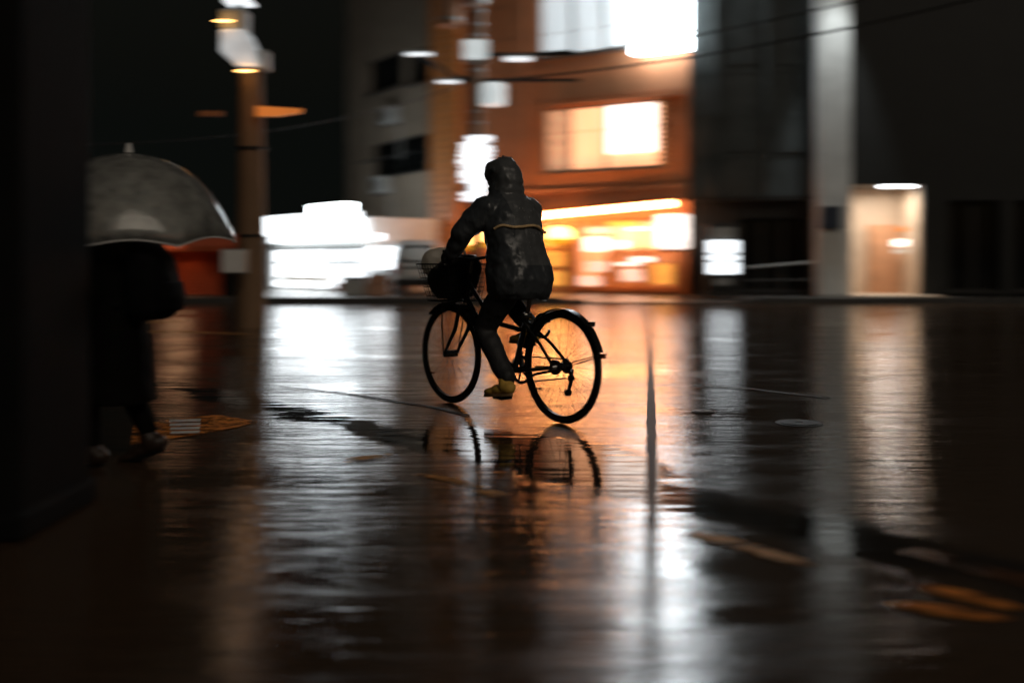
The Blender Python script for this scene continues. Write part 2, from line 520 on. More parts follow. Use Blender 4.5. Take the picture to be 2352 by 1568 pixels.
    def build(s, name, material, parent=None, smooth=False, bevel=0, sharp=35):
        me = bpy.data.meshes.new(name)
        me.from_pydata(s.v, [], s.f)
        me.update()
        me.materials.append(M[material])
        o = bpy.data.objects.new(name, me)
        COL.objects.link(o)
        if parent: o.parent = parent
        if smooth:
            for q in me.polygons: q.use_smooth = True
            try: me.set_sharp_from_angle(angle=R(sharp))
            except Exception: pass
        if bevel:
            b = o.modifiers.new('bevel', 'BEVEL'); b.width = bevel; b.segments = 3; b.limit_method = 'ANGLE'; b.angle_limit = R(40)
        return o


def fuse(o, voxel, smooth=6, disp=0.0, dscale=0.12):
    """melt overlapping limbs into one continuous skin"""
    r = o.modifiers.new('remesh', 'REMESH'); r.mode = 'VOXEL'; r.voxel_size = voxel; r.use_smooth_shade = True
    if smooth:
        q = o.modifiers.new('smooth', 'SMOOTH'); q.factor = .5; q.iterations = smooth
    if disp:
        t = bpy.data.textures.new('folds', 'CLOUDS'); t.noise_scale = dscale; t.noise_depth = 3
        q = o.modifiers.new('folds', 'DISPLACE'); q.texture = t; q.strength = disp; q.mid_level = .5; q.texture_coords = 'LOCAL'
    return o


def tag(o, label=None, cat=None, group=None, kind=None):
    if label: o['label'] = label
    if cat: o['category'] = cat
    if group: o['group'] = group
    if kind: o['kind'] = kind
    return o


def empty(name, loc, rz=0.0, label=None, cat=None, group=None):
    o = bpy.data.objects.new(name, None)
    o.empty_display_size = .2
    COL.objects.link(o)
    o.location = loc
    o.rotation_euler = (0, 0, rz)
    return tag(o, label, cat, group)


def clone(o, parent=None):
    c = o.copy(); COL.objects.link(c); c.parent = parent
    for ch in list(o.children): clone(ch, c)
    return c


def lamp(name, kind, loc, energy, color, parent=None, size=.1, rot=None, spot=None):
    d = bpy.data.lights.new(name, kind); d.energy = energy; d.color = color
    if kind == 'AREA': d.size = size
    else: d.shadow_soft_size = size
    if spot: d.spot_size, d.spot_blend = spot
    o = bpy.data.objects.new(name, d); COL.objects.link(o); o.location = loc
    if rot: o.rotation_euler = rot
    if parent: o.parent = parent
    return o


class Facade:
    """a street front standing on the line A-B; local x along it, local -y towards the street"""
    def __init__(s, pa, ya, pb, yb, z0=0.14):
        s.A = Vector(((pa - CX) * ya / F, ya, 0)); s.B = Vector(((pb - CX) * yb / F, yb, 0))
        s.d = (s.B - s.A).normalized(); s.L = (s.B - s.A).length
        s.n = Vector((-s.d.y, s.d.x, 0))            # inwards
        s.rz = math.atan2(s.d.y, s.d.x); s.z0 = z0

    def u(s, px, w=0.0):
        A = s.A + s.n * w; k = (px - CX) / F
        return (k * A.y - A.x) / (s.d.x - k * s.d.y)

    def z(s, px, py, w=0.0):
        A = s.A + s.n * w
        Y = A.y + s.u(px, w) * s.d.y
        return CAMZ - (py - HZ) * Y / F

    def rect(s, x0, x1, y0, y1, w=0.0):
        """pixels to wall coordinates; rows are read at the middle column"""
        xm = (x0 + x1) / 2
        return s.u(x0, w), s.u(x1, w), s.z(xm, y1, w), s.z(xm, y0, w)

    def root(s, name, label, cat, group=None):
        return empty(name, s.A, s.rz, label, cat, group)


def wall(u0, u1, z0, z1, holes, depth=.25, y=0.0):
    """front skin with real openings and reveals"""
    mb = MB()
    us = sorted({u0, u1, *[h[0] for h in holes], *[h[1] for h in holes]})
    zs = sorted({z0, z1, *[h[2] for h in holes], *[h[3] for h in holes]})
    us = [q for q in us if u0 <= q <= u1]; zs = [q for q in zs if z0 <= q <= z1]
    for a, b in zip(us, us[1:]):
        for c, d in zip(zs, zs[1:]):
            mu, mz = (a + b) / 2, (c + d) / 2
            if not any(h[0] < mu < h[1] and h[2] < mz < h[3] for h in holes):
                mb.quad((a, y, c), (b, y, c), (b, y, d), (a, y, d))
    for (a, b, c, d) in holes:
        e = y + depth
        mb.quad((a, y, c), (a, y, d), (a, e, d), (a, e, c)); mb.quad((b, y, c), (b, e, c), (b, e, d), (b, y, d))
        mb.quad((a, y, d), (b, y, d), (b, e, d), (a, e, d)); mb.quad((a, y, c), (a, e, c), (b, e, c), (b, y, c))
    return mb


def shell(mb, u0, u1, z0, z1, depth):
    mb.quad((u0, 0, z0), (u0, 0, z1), (u0, depth, z1), (u0, depth, z0))
    mb.quad((u1, 0, z0), (u1, depth, z0), (u1, depth, z1), (u1, 0, z1))
    mb.quad((u0, 0, z1), (u1, 0, z1), (u1, depth, z1), (u0, depth, z1))
    mb.quad((u0, depth, z0), (u0, depth, z1), (u1, depth, z1), (u1, depth, z0))
    return mb


def window(root, a, b, c, d, y, panes, frame='frame_dark', ft=.05, sill=True, mats=None):
    """frame, panes side by side (each its own part) and a sill in an opening"""
    n_ = len(panes)
    for i, (pm, x0, x1) in enumerate(panes):
        f = MB()
        q0, q1 = a + (b - a) * x0, a + (b - a) * x1
        f.box(q0, q1, y - .03, y + .03, c, c + ft); f.box(q0, q1, y - .03, y + .03, d - ft, d)
        f.box(q0, q0 + ft, y - .03, y + .03, c + ft, d - ft); f.box(q1 - ft, q1, y - .03, y + .03, c + ft, d - ft)
        w = f.build('window', frame, root)
        MB().box(q0 + ft, q1 - ft, y - .008, y + .008, c + ft, d - ft).build('pane', pm, w)
    if sill:
        MB().box(a - .06, b + .06, -.09, y, c - .07, c - .004).build('sill', frame, root)


# ------------------------------------------------------------------ the street
KERB_Y = 24.0
tag(MB().quad((-400, -60, -.02), (400, -60, -.02), (400, 700, -.02), (-400, 700, -.02)).build('ground', 'asphalt_dry'), kind='structure')
tag(MB().quad((-45, -8, 0), (45, -8, 0), (45, KERB_Y + .2, 0), (-45, KERB_Y + .2, 0)).build('road', 'wet_asphalt'), kind='structure')

# far pavement with a dropped kerb in front of the shop
D0, D1 = (1345 - CX) * KERB_Y / F, (1690 - CX) * KERB_Y / F
pv = MB()
kz = .14
for (a, b, za, zb) in ((-45, D0 - .8, kz, kz), (D0 - .8, D0, kz, .03), (D0, D1, .03, .03), (D1, D1 + .8, .03, kz), (D1 + .8, 45, kz, kz)):
    pv.quad((a, KERB_Y + .16, za - .004), (b, KERB_Y + .16, zb - .004), (b, 26.0, kz), (a, 26.0, kz))
pv.quad((-45, 26, kz), (45, 26, kz), (45, 60, kz), (-45, 60, kz))
pav = tag(pv.build('pavement', 'paving'), kind='structure')
x = -16.2
stones = {}
while x < 16:
    if D0 - .8 <= x + .3 <= D1 + .8:
        h = .03 if D0 <= x + .3 <= D1 else .085
    else:
        h = kz
    if h not in stones:
        o = MB().box(.004, .596, 0, .16, -.05, h).build('kerb_stone', 'kerb', pav, bevel=.012)
        stones[h] = o
    else:
        o = stones[h].copy(); COL.objects.link(o); o.parent = pav
    o.location = (x, KERB_Y + random.uniform(-.004, .004), 0)
    x += .6

# dark vertical reflection painted as a strip running away, then tar seams and cracks
def strip(name, pts, w0, w1, z, material, label, cat, seed=0, parent=None, edge=.35, n=60, wob=.3):
    """uneven flat ribbon on the road"""
    pts = [Vector(p) for p in pts]
    L = [0]
    for a, b in zip(pts, pts[1:]): L.append(L[-1] + (b - a).length)
    vs_, fs = [], []
    for i in range(n + 1):
        s = L[-1] * i / n
        k = max(j for j in range(len(L) - 1) if L[j] <= s + 1e-9)
        t = (s - L[k]) / (L[k + 1] - L[k])
        p = pts[k].lerp(pts[k + 1], t)
        d = (pts[k + 1] - pts[k]).normalized(); q = Vector((-d.y, d.x, 0))
        w = (w0 + (w1 - w0) * i / n) / 2
        e1 = w * (1 + edge * mnoise.noise((i * .37, seed, 0))); e2 = w * (1 + edge * mnoise.noise((i * .41, seed + 9, 3)))
        o_ = q * (w * wob * mnoise.noise((i * .13, seed + 4, 7)))
        vs_ += [p + o_ + q * e1 + Vector((0, 0, z)), p + o_ - q * e2 + Vector((0, 0, z))]
        if i: fs.append((2 * i - 2, 2 * i - 1, 2 * i + 1, 2 * i))
    o = MB().add(vs_, fs).build(name, material, parent)
    return tag(o, label, cat) if label else o


road = bpy.data.objects['road']
strip('tar_and_reflection_strip', [ground(1492, 700), ground(1495, 900), ground(1498, 1100), ground(1490, 1600)], .06, .055, .004, 'tar', None, None, 1, road, .35, 240, .1)  # dark strip painting a pole reflection into the wet road
strip('tar_and_reflection_strip', [ground(1588, 884), ground(1720, 893), ground(1905, 915)], .05, .07, .004, 'tar', None, None, 3, road)
strip('tar_and_reflection_strip', [ground(640, 888), ground(800, 905), ground(1000, 936), ground(1075, 955)], .035, .05, .004, 'tar', None, None, 5, road)

# faded paint
strip('road_marking', [ground(1590, 1222), ground(1720, 1258), ground(1862, 1302)], .10, .07, .004, 'paint_yellow',
      'thin faded yellow dash on the wet road right of the painted dark reflection', 'road marking', 11, edge=.5)
strip('road_marking', [ground(958, 1090), ground(1040, 1103), ground(1150, 1140)], .05, .08, .004, 'paint_yellow',
      'thin faded yellow dash on the road below the front wheel', 'road marking', 13, edge=.5)
strip('road_marking', [ground(770, 1062), ground(840, 1052), ground(905, 1046)], .09, .08, .004, 'paint_yellow',
      'short pale yellow dash on the road left of the bicycle', 'road marking', 15, edge=.4)


def leaf_mark(x0, y0, x1, y1, wpx, label, material='mark_orange'):
    a, b = ground(x0, y0), ground(x1, y1)
    d = b - a; q = Vector((-d.y, d.x, 0)).normalized()
    n_ = 18
    vs_ = []
    for sgn in (1, -1):
        rng_ = range(n_ + 1) if sgn == 1 else range(n_ - 1, 0, -1)
        for i in rng_:
            t = i / n_
            w = wpx * math.sin(math.pi * t) ** .6 * (1 + .12 * mnoise.noise((i * .6, sgn * 3.1, x0)))
            vs_.append(a + d * t + q * w * sgn + Vector((0, 0, .004)))
    tag(MB().add(vs_, [tuple(range(len(vs_)))]).build('road_marking', material), label, 'road marking')


leaf_mark(2050, 1386, 2320, 1424, .045, 'lower of two leaf shaped orange marks on the road at right')
leaf_mark(2108, 1342, 2345, 1402, .045, 'upper of two leaf shaped orange marks on the road at right')
strip('road_marking', [ground(2090, 1262), ground(2230, 1300), ground(2420, 1350)], .12, .12, .004, 'paint_brown',
      'broad dull brown band painted on the road at the right edge', 'road marking', 21, edge=.2)
# orange patch at left, a white lamp glint painted on it as bars
pp = [ground(*q) for q in ((300, 1022), (305, 976), (420, 962), (500, 953), (592, 969), (545, 982), (470, 996))]
tag(MB().add([(p.x, p.y, .004) for p in pp], [tuple(reversed(range(len(pp))))]).build('road_marking', 'mark_orange'),
    'orange arrow shaped patch on the road beside the pedestrian', 'road marking')
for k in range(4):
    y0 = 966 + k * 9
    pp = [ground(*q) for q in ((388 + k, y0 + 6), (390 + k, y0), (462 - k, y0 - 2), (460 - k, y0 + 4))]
    o = MB().add([(p.x, p.y, .008) for p in pp], [(0, 1, 2, 3)]).build('painted_glint', 'glint_white')
    tag(o, '%s painted white glint bar on the orange road patch' % ('topmost', 'second', 'third', 'lowest')[k], 'painted glint', 'white bars on the orange patch')
strip('road_marking', [ground(250, 742), ground(420, 738)], .28, .24, .004, 'paint_yellow',
      'farther of two yellow stripes on the road behind the pedestrian', 'road marking', 31, edge=.2)
strip('road_marking', [ground(250, 763), ground(400, 761), ground(570, 768)], .22, .14, .004, 'paint_yellow',
      'nearer of two yellow stripes on the road behind the pedestrian', 'road marking', 33, edge=.2)


def lid(px, py, r, label):
    c = ground(px, py)
    root = empty('valve_cover', (c.x, c.y, 0), 0, label, 'manhole cover')
    MB().tube([(0, 0, .001), (0, 0, .004)], r, 24).build('ring', 'iron', root)
    MB().tube([(0, 0, .004), (0, 0, .008)], r * .8, 24).build('lid', 'iron', root)
    MB().box(-r * .15, r * .15, -.012, .012, .008, .011).build('lifting_slot', 'tar', root)


lid(1835, 972, .14, 'larger dark round iron cover in the wet road at right')
lid(1615, 945, .075, 'small dark iron cover in the road right of the rear wheel')

# ------------------------------------------------------------------ tan building with the lit shop
FA = Facade(1000, 30.5, 1582, 26.3)
bA = FA.root('shop_building', 'tan three storey building with lit shop, warm window and white upper windows', 'building')
zt = 11.5
w3 = FA.rect(1237, 1452, -60, 122)
w2 = FA.rect(1250, 1525, 240, 388)
sh = FA.rect(1318, 1553, 503, 664)
dr = FA.rect(1225, 1302, 512, 672)
w3 = (w3[0], w3[1], w3[2], w3[3])
wb = wall(0, FA.L, .14, zt, [w3, w2, sh, dr], .22)
shell(wb, 0, FA.L, .14, zt, 7)
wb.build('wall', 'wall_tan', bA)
window(bA, *w3, .12, [('lit_window_cool', 0, .36), ('lit_window_cool', .36, .70), ('lit_window_cool', .70, 1)], 'frame_metal')
window(bA, *w2, .12, [('lit_blind_dim', 0, .22), ('lit_blind_warm', .22, .52), ('lit_blind_warm', .52, .98)], 'frame_metal')
b2 = FA.rect(1396, 1506, 240, 350, .08)
MB().box(b2[0], b2[1], .06, .08, b2[2], b2[3]).build('roller_blind', 'lit_blind_bright', bA)
# slatted grille at the right end of the warm window
g = FA.rect(1508, 1534, 218, 380)
for i in range(14):
    zz = g[2] + (g[3] - g[2]) * i / 14
    MB().box(g[0], g[1], -.07, -.03, zz, zz + .05).build('grille_slat', 'wood', bA)
MB().box(w2[0] + .4, FA.L - .1, -.12, 0, w2[3] + .06, w2[3] + .16).build('ledge', 'wall_tan', bA)
MB().box(.1, FA.L - .05, -.10, 0, w2[2] - .62, w2[2] - .50).build('ledge', 'wall_tan', bA)
pz = .16
course = None
while pz < 11.2:
    if course is None:
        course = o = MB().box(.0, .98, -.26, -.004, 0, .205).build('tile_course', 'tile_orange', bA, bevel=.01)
    else:
        o = course.copy(); COL.objects.link(o); o.parent = bA
    o.location = (random.uniform(-.006, .006), random.uniform(-.008, .004), pz)
    pz += .215
# cable ducts / rain pipe
MB().tube([(FA.u(1208), -.08, .14), (FA.u(1208), -.08, zt)], .04, 10).build('rain_pipe', 'wall_tan', bA, True)
for k in range(9):
    MB().box(1.0, FA.L, -.012, -.001, 2.75 + k * .95, 2.762 + k * .95).build('joint_trim', 'cardboard', bA)
# shop interior
a, b, c, d = sh
a2 = dr[0]
zc = d + .15
MB().box(a2 - .2, b + .05, 2.4, 2.5, .14, zc).build('back_wall', 'cream', bA)
MB().box(a2 - .2, b + .05, .23, 2.4, zc, zc + .06).build('shop_ceiling', 'cream', bA)
MB().box(a2 - .2, b + .05, .23, 2.4, .145, .165).build('shop_floor', 'wood', bA)
MB().box(a2 - .25, a2 - .2, .23, 2.5, .14, zc).build('side_wall', 'cream', bA)
MB().box(b + .05, b + .10, .23, 2.5, .14, zc).build('side_wall', 'cream', bA)
for i in range(4):
    q = a + (b - a) * (i + .5) / 4
    MB().box(q - .25, q + .25, .7, 1.9, zc - .06, zc - .02).build('ceiling_light', 'lit_ceiling_warm', bA)
for i in range(3):
    MB().box(a + .1, b - .3, 1.9, 2.35, .5 + i * .45, .53 + i * .45).build('shelf', 'wood', bA)
MB().box(a + .3, b - .6, 1.0, 1.4, .165, 1.0).build('counter', 'wood', bA)
# front of the shop: fascia, glazing bars, posters
window(bA, a, b, c, d, .12, [('glass_clear', 0, .34), ('glass_clear', .34, .67), ('glass_clear', .67, 1)], 'red_wood', .06)
MB().box(a - .05, b + .02, -.02, .1, .142, c - .08).build('stall_riser', 'red_wood', bA)
MB().box(b + .01, FA.L - .02, -.06, -.004, .142, d - .35).build('side_panel', 'red_wood', bA)
dd = MB(); dd.box(dr[0] + .05, dr[1] - .05, .14, .18, dr[2], dr[3] - .05)
door = dd.build('door', 'wood', bA)
for k in range(3):
    MB().box(dr[0] + .14, dr[1] - .14, .125, .139, dr[2] + .2 + k * .55, dr[2] + .62 + k * .55).build('door_pane', 'lit_poster_amber', door)
for (x0, x1, y0, y1, m_) in ((1340, 1394, 504, 520, 'red_wood'), (1395, 1466, 508, 519, 'lit_poster_amber'), (1349, 1404, 522, 536, 'lit_poster'),
                             (1343, 1397, 544, 577, 'lit_poster_white'), (1399, 1442, 553, 571, 'lit_poster_white'), (1437, 1493, 522, 529, 'lit_poster_white'),
                             (1347, 1394, 600, 624, 'lit_poster'), (1448, 1502, 590, 601, 'lit_poster_white'), (1415, 1470, 603, 610, 'lit_poster_white'),
                             (1428, 1475, 618, 646, 'lit_poster'), (1500, 1545, 606, 652, 'lit_poster_amber'), (1330, 1380, 634, 656, 'lit_poster')):
    q = FA.rect(x0, x1, y0, y1, .05)
    MB().box(q[0], q[1], .04, .05, q[2], q[3]).build('poster', m_, bA)
# canopy edge with the long warm tube, rising to the right
t0, t1 = at(1180, 501, 28.3), at(1546, 467, 25.6)
rot = Matrix.Rotation(-FA.rz, 3, 'Z')
l0, l1 = rot @ (t0 - FA.A), rot @ (t1 - FA.A)
tb = MB().tube([l0, l1], .085, 12).build('tube_lamp', 'lit_tube_warm', bA, True)
cn = MB()
for s_ in (0, 1):
    pass
cn.add([(l0.x - .1, -.0, l0.z + .12), (l1.x + .1, -.0, l1.z + .12), (l1.x + .1, l1.y - .1, l1.z + .13), (l0.x - .1, l0.y - .1, l0.z + .13),
        (l0.x - .1, -.0, l0.z + .16), (l1.x + .1, -.0, l1.z + .16), (l1.x + .1, l1.y - .1, l1.z + .16), (l0.x - .1, l0.y - .1, l0.z + .16)],
       [(0, 1, 2, 3), (7, 6, 5, 4), (0, 4, 5, 1), (1, 5, 6, 2), (2, 6, 7, 3), (3, 7, 4, 0)])
cn.build('canopy', 'glass_clear', bA)
# lit box sign on the upper right corner
sg = FA.rect(1458, 1578, -190, 121, -.35)
for (q0, q1, nm) in ((sg[2], sg[2] + .52, 0), (sg[2] + .56, sg[3], 1)):
    MB().box(sg[0], sg[1], -.5, -.12, q0, q1).build('sign_panel', 'lit_sign_corner', bA, bevel=.03)
MB().box(sg[0] + .1, sg[0] + .16, -.12, 0, sg[2], sg[3]).build('sign_bracket', 'metal_dark', bA)
MB().box(sg[1] - .16, sg[1] - .10, -.12, 0, sg[2], sg[3]).build('sign_bracket', 'metal_dark', bA)


def lantern(px, py, Y, r, h, label):
    p = at(px, py, Y)
    root = empty('paper_lantern', (p.x, p.y, p.z), 0, label, 'lantern', 'lanterns hung along the shop front')
    secs = []
    for i in range(13):
        t = -1 + 2 * i / 12
        rr = r * math.sqrt(max(.12, 1 - (abs(t) ** 2.6))) * (1 + (.03 if i % 2 else 0))
        secs.append((0, 0, h * t, rr, rr))
    MB().loft(secs[4:], 20, 2).build('shade', 'lit_lantern', root, True)
    MB().loft(secs[:5], 20, 2).build('shade', 'lit_lantern_low', root, True)
    MB().tube([(0, 0, h), (0, 0, h + .03)], r * .4, 14).build('top_ring', 'frame_dark', root)
    MB().tube([(0, 0, -h - .03), (0, 0, -h)], r * .4, 14).build('bottom_ring', 'frame_dark', root)
    MB().tube([(0, 0, h), (0, 0, h + .35)], .008, 6).build('cord', 'frame_dark', root)


lantern(1284, 541, 27.9, .36, .26, 'glowing amber paper lantern right of the rider under the tube lamp')
lantern(1128, 548, 28.6, .32, .26, 'amber paper lantern added unseen behind the rider to light the wall')  # added out of sight to turn the wall panel orange
lantern(1078, 556, 29.0, .28, .24, 'third amber paper lantern added left of the utility pole to light the wall')  # another added lantern, strengthening the amber on that wall
# projecting lit sign at the shop's right corner
p = at(1545, 540, 25.7)
ps = empty('shop_sign', (p.x, p.y, p.z), FA.rz, 'bright rounded lit sign at right corner of the orange shop', 'sign')
MB().box(-.42, .42, -.12, .12, -.36, .54).build('sign_panel', 'lit_poster_white', ps, bevel=.08)
MB().box(-.30, .36, -.15, -.121, -.1, .44).build('sign_face', 'lit_blind_bright', ps, bevel=.02)
MB().box(-.45, .45, -.14, .14, -.42, -.361).build('sign_foot', 'red_wood', ps)
MB().box(-.05, .05, .1, .9, .1, .2).build('bracket', 'metal_dark', ps)

# ------------------------------------------------------------------ grey building on the left of it
FB = Facade(798, 37.0, 1008, 30.9)
bB = FB.root('apartment_building', 'grey brown apartment block with dark windows above the white store', 'building')
h1 = FB.rect(858, 984, 318, 398)
h2 = FB.rect(846, 926, 128, 205)
h3 = FB.rect(940, 985, 110, 190)
wb = wall(0, FB.L, .14, 13, [h1, h2, h3], .2)
shell(wb, 0, FB.L, .14, 13, 8).build('wall', 'wall_grey', bB)
for h in (h1, h2, h3):
    window(bB, *h, .12, [('glass_dark', 0, .5), ('glass_dark', .5, 1)], 'frame_dark', .05)
q = FB.rect(850, 1006, 512, 530)
MB().box(q[0], FB.L, -.5, 0, q[2], q[3]).build('canopy', 'frame_dark', bB)
for zz in (FB.z(900, 470), FB.z(900, 300), FB.z(900, 215)):
    MB().box(0, FB.L, -.03, 0, zz, zz + .04).build('joint_trim', 'wall_grey', bB)
q = FB.rect(930, 1003, 537, 553)
MB().box(q[0], q[1], -.1, 0, q[2], q[3]).build('sign_panel', 'orange_paint', bB)

def air_conditioner(px, py, label):
    u_, z_ = FB.u(px), FB.z(px, py)
    w_ = FB.A + FB.d * u_ - FB.n * .18
    r_ = empty('air_conditioner', (w_.x, w_.y, z_), FB.rz, label, 'air conditioner', 'air conditioners on the apartment block')
    MB().box(-.40, .40, -.15, .15, 0, .58).build('casing', 'plastic_grey', r_, bevel=.03)
    MB().tube([(-.1, -.155, .29), (-.1, -.151, .29)], .22, 20).build('fan_grille', 'frame_dark', r_)
    for k in (-.3, .3): MB().box(k - .02, k + .02, -.15, .18, -.05, -.004).build('bracket', 'metal_dark', r_)
    MB().tube([(.42, .1, .2), (.5, .16, 0), (.5, .16, -1.2)], .03, 8).build('pipe', 'plastic_grey', r_, True)


air_conditioner(905, 286, 'grey air conditioner on the wall above the lower dark window')
air_conditioner(885, 445, 'grey air conditioner on the pale lit wall above the white store')
MB().tube([(FB.u(993), -.07, .2), (FB.u(993), -.07, 12.8)], .05, 10).build('rain_pipe', 'frame_dark', bB, True)
for zz_ in (FB.z(920, 300), ):
    MB().box(FB.u(850), FB.u(990), -.55, -.5, zz_ - .95, zz_ - .90).build('handrail', 'metal_dark', bB)

# ------------------------------------------------------------------ white lit store at left
FC = Facade(612, 33.5, 846, 28.6)
bC = FC.root('convenience_store', 'small shop with dazzling white fascia signs and glowing front', 'store')
r0, r1 = FC.rect(640, 842, 570, 687), FC.rect(614, 844, 500, 545)
zt = FC.z(760, 500) + .1
op = (FC.u(628), FC.u(842), .16, FC.z(735, 570))
shell(wall(0, FC.L, .14, FC.z(735, 505), [op], .15), 0, FC.L, .14, FC.z(735, 505), 4).build('wall', 'box_white', bC)
n_ = 5
window(bC, *op, .10, [('lit_white', i / n_, (i + 1) / n_) for i in range(3)] + [('lit_white_soft', .6, .8), ('lit_white_soft', .8, 1)], 'frame_metal', .05, False)
for (y0_, y1_, x0_, x1_, m_) in ((636, 645, 640, 760, 'cream'), (664, 670, 640, 700, 'cardboard'), (650, 682, 770, 786, 'red_shutter'), (600, 606, 640, 838, 'plastic_grey')):
    q = FC.rect(x0_, x1_, y0_, y1_, -.06)
    MB().box(q[0], q[1], -.08, -.05, q[2], q[3]).build('window_board', m_, bC)
f0 = FC.rect(614, 800, 494, 541, -.4)
MB().box(f0[0], f0[1], -.42, -.03, FC.z(705, 540), FC.z(705, 494)).build('sign_panel', 'lit_white', bC, bevel=.03)
f1 = FC.rect(720, 797, 468, 500, -.3)
MB().box(f1[0], f1[1], -.40, -.05, f1[2] + .02, f1[3]).build('sign_panel', 'lit_sign_corner', bC, bevel=.04)
f2 = FC.rect(628, 844, 540, 556, -.5)
MB().box(f2[0], f2[1], -.55, -.02, FC.z(736, 556), FC.z(736, 543)).build('canopy_light', 'lit_white', bC)
MB().box(.0, FC.L, -.22, -.0, FC.z(735, 569), FC.z(735, 559)).build('fascia', 'plastic_grey', bC)
# forecourt things
p = at(888, 592, 27.0)
s2 = empty('lit_sign_board', (p.x, p.y, .14), R(-18), 'three row lit white sign board between the store and the van', 'sign')
zb = p.z - .14
for k in range(3):
    MB().box(-.52, .52, -.06, .06, zb - .30 + k * .205, zb - .30 + k * .205 + .19).build('sign_panel', 'lit_white', s2, bevel=.015)
for sx in (-.45, .45):
    MB().box(sx - .03, sx + .03, -.02, .02, 0, zb - .3).build('post', 'metal_grey', s2)
p = at(833, 620, 26.8)
s3 = empty('standing_lamp', (p.x, p.y, .14), 0, 'low round lamp with bright white top on the store forecourt', 'lamp')
MB().ell((0, 0, p.z - .14), (.42, .3, .07)).build('lamp_shade', 'lit_led', s3, True)
MB().tube([(0, 0, .03), (0, 0, p.z - .17)], .035, 10).build('post', 'metal_grey', s3)
MB().tube([(0, 0, 0), (0, 0, .03)], .2, 16).build('base', 'metal_grey', s3)
p = at(814, 680, 26.0)
s4 = empty('storage_bin', (p.x, p.y, .14), R(-8), 'pale grey lidded bin standing on the store forecourt', 'bin')
MB().box(-.30, .30, -.25, .25, 0, .40).build('body', 'plastic_grey', s4, bevel=.03)
MB().box(-.32, .32, -.27, .27, .405, .47).build('lid', 'plastic_grey', s4, bevel=.02)
MB().box(-.12, .12, -.285, -.271, .42, .45).build('handle', 'metal_dark', s4)
p = at(869, 680, 25.8)
s5 = empty('cardboard_box', (p.x, p.y, .14), R(6), 'reddish brown cardboard box beside the pale grey bin', 'box')
MB().box(-.31, .31, -.22, .22, 0, .30).build('body', 'cardboard', s5, bevel=.01)
MB().box(-.28, .30, -.2, .2, .304, .53).build('body', 'cardboard', s5, bevel=.01)
MB().box(-.04, .04, -.224, .224, .301, .303).build('tape', 'cream', s5)

# parked van seen from behind
p = at(958, 690, 26.2)
vn = empty('van', (p.x, p.y, .14), R(4), 'pale silver small van parked tail to the street beside the white store', 'van')
MB().loft([(0, 1.5, .24, .66, 1.55), (0, 1.5, .34, .70, 1.6), (0, 1.5, .80, .71, 1.6), (0, 1.52, 1.1, .68, 1.56), (0, 1.6, 1.36, .61, 1.46), (0, 1.62, 1.43, .55, 1.38), (0, 1.62, 1.45, .4, 1.2)], 40, 6).build('body', 'van_paint', vn, True, sharp=60)
MB().add([(-.52, -.095, .86), (.52, -.095, .86), (.47, .085, 1.30), (-.47, .085, 1.30)], [(0, 1, 2, 3)]).build('rear_window', 'glass_dark', vn)
for sx in (-1, 1):
    MB().box(sx * .60 - .06, sx * .60 + .06, -.125, -.06, .55, .82).build('tail_light', 'tail_red', vn, bevel=.015)
    w_ = MB().tube([(sx * .58 - .07, .55, .26), (sx * .58 + .07, .55, .26)], .26, 24).build('wheel', 'rubber', vn)
    MB().tube([(sx * .58 - .075, .55, .26), (sx * .58 + .075, .55, .26)], .16, 20).build('rim', 'metal_grey', w_)
    w_ = MB().tube([(sx * .58 - .07, 2.5, .26), (sx * .58 + .07, 2.5, .26)], .26, 24).build('wheel', 'rubber', vn)
    MB().tube([(sx * .58 - .075, 2.5, .26), (sx * .58 + .075, 2.5, .26)], .16, 20).build('rim', 'metal_grey', w_)
MB().box(-.66, .66, -.17, -.05, .24, .42).build('bumper', 'metal_dark', vn, bevel=.03)
MB().box(-.17, .17, -.14, -.12, .50, .66).build('number_plate', 'paper_white', vn)
MB().box(-.5, .5, -.118, -.10, .70, .73).build('tailgate_trim', 'metal_dark', vn)

# ------------------------------------------------------------------ dark buildings at right
FD = Facade(1584, 26.2, 1872, 25.6)
bD = FD.root('dark_building', 'tall dark windowless building between the shop and the white pier', 'building')
zl = FD.z(1725, 460)
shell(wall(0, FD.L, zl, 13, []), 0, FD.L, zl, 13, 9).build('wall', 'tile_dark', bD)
sf = FD.rect(1700, 1850, 500, 668)
shell(wall(0, FD.L, .14, zl - .004, [sf], .25, .1), 0, FD.L, .14, zl - .004, 9).build('shopfront', 'wall_black', bD)
window(bD, *sf, .25, [('glass_dark', 0, .33), ('glass_dark', .33, .66), ('glass_dark', .66, 1)], 'frame_dark', .05)
MB().box(.0, FD.L, -.14, .1, zl - .02, zl + .10).build('cornice', 'frame_dark', bD)
for i in range(1, 9):
    MB().box(0, FD.L, -.012, 0, zl + i * 1.1, zl + i * 1.1 + .02).build('joint_trim', 'tile_dark', bD)

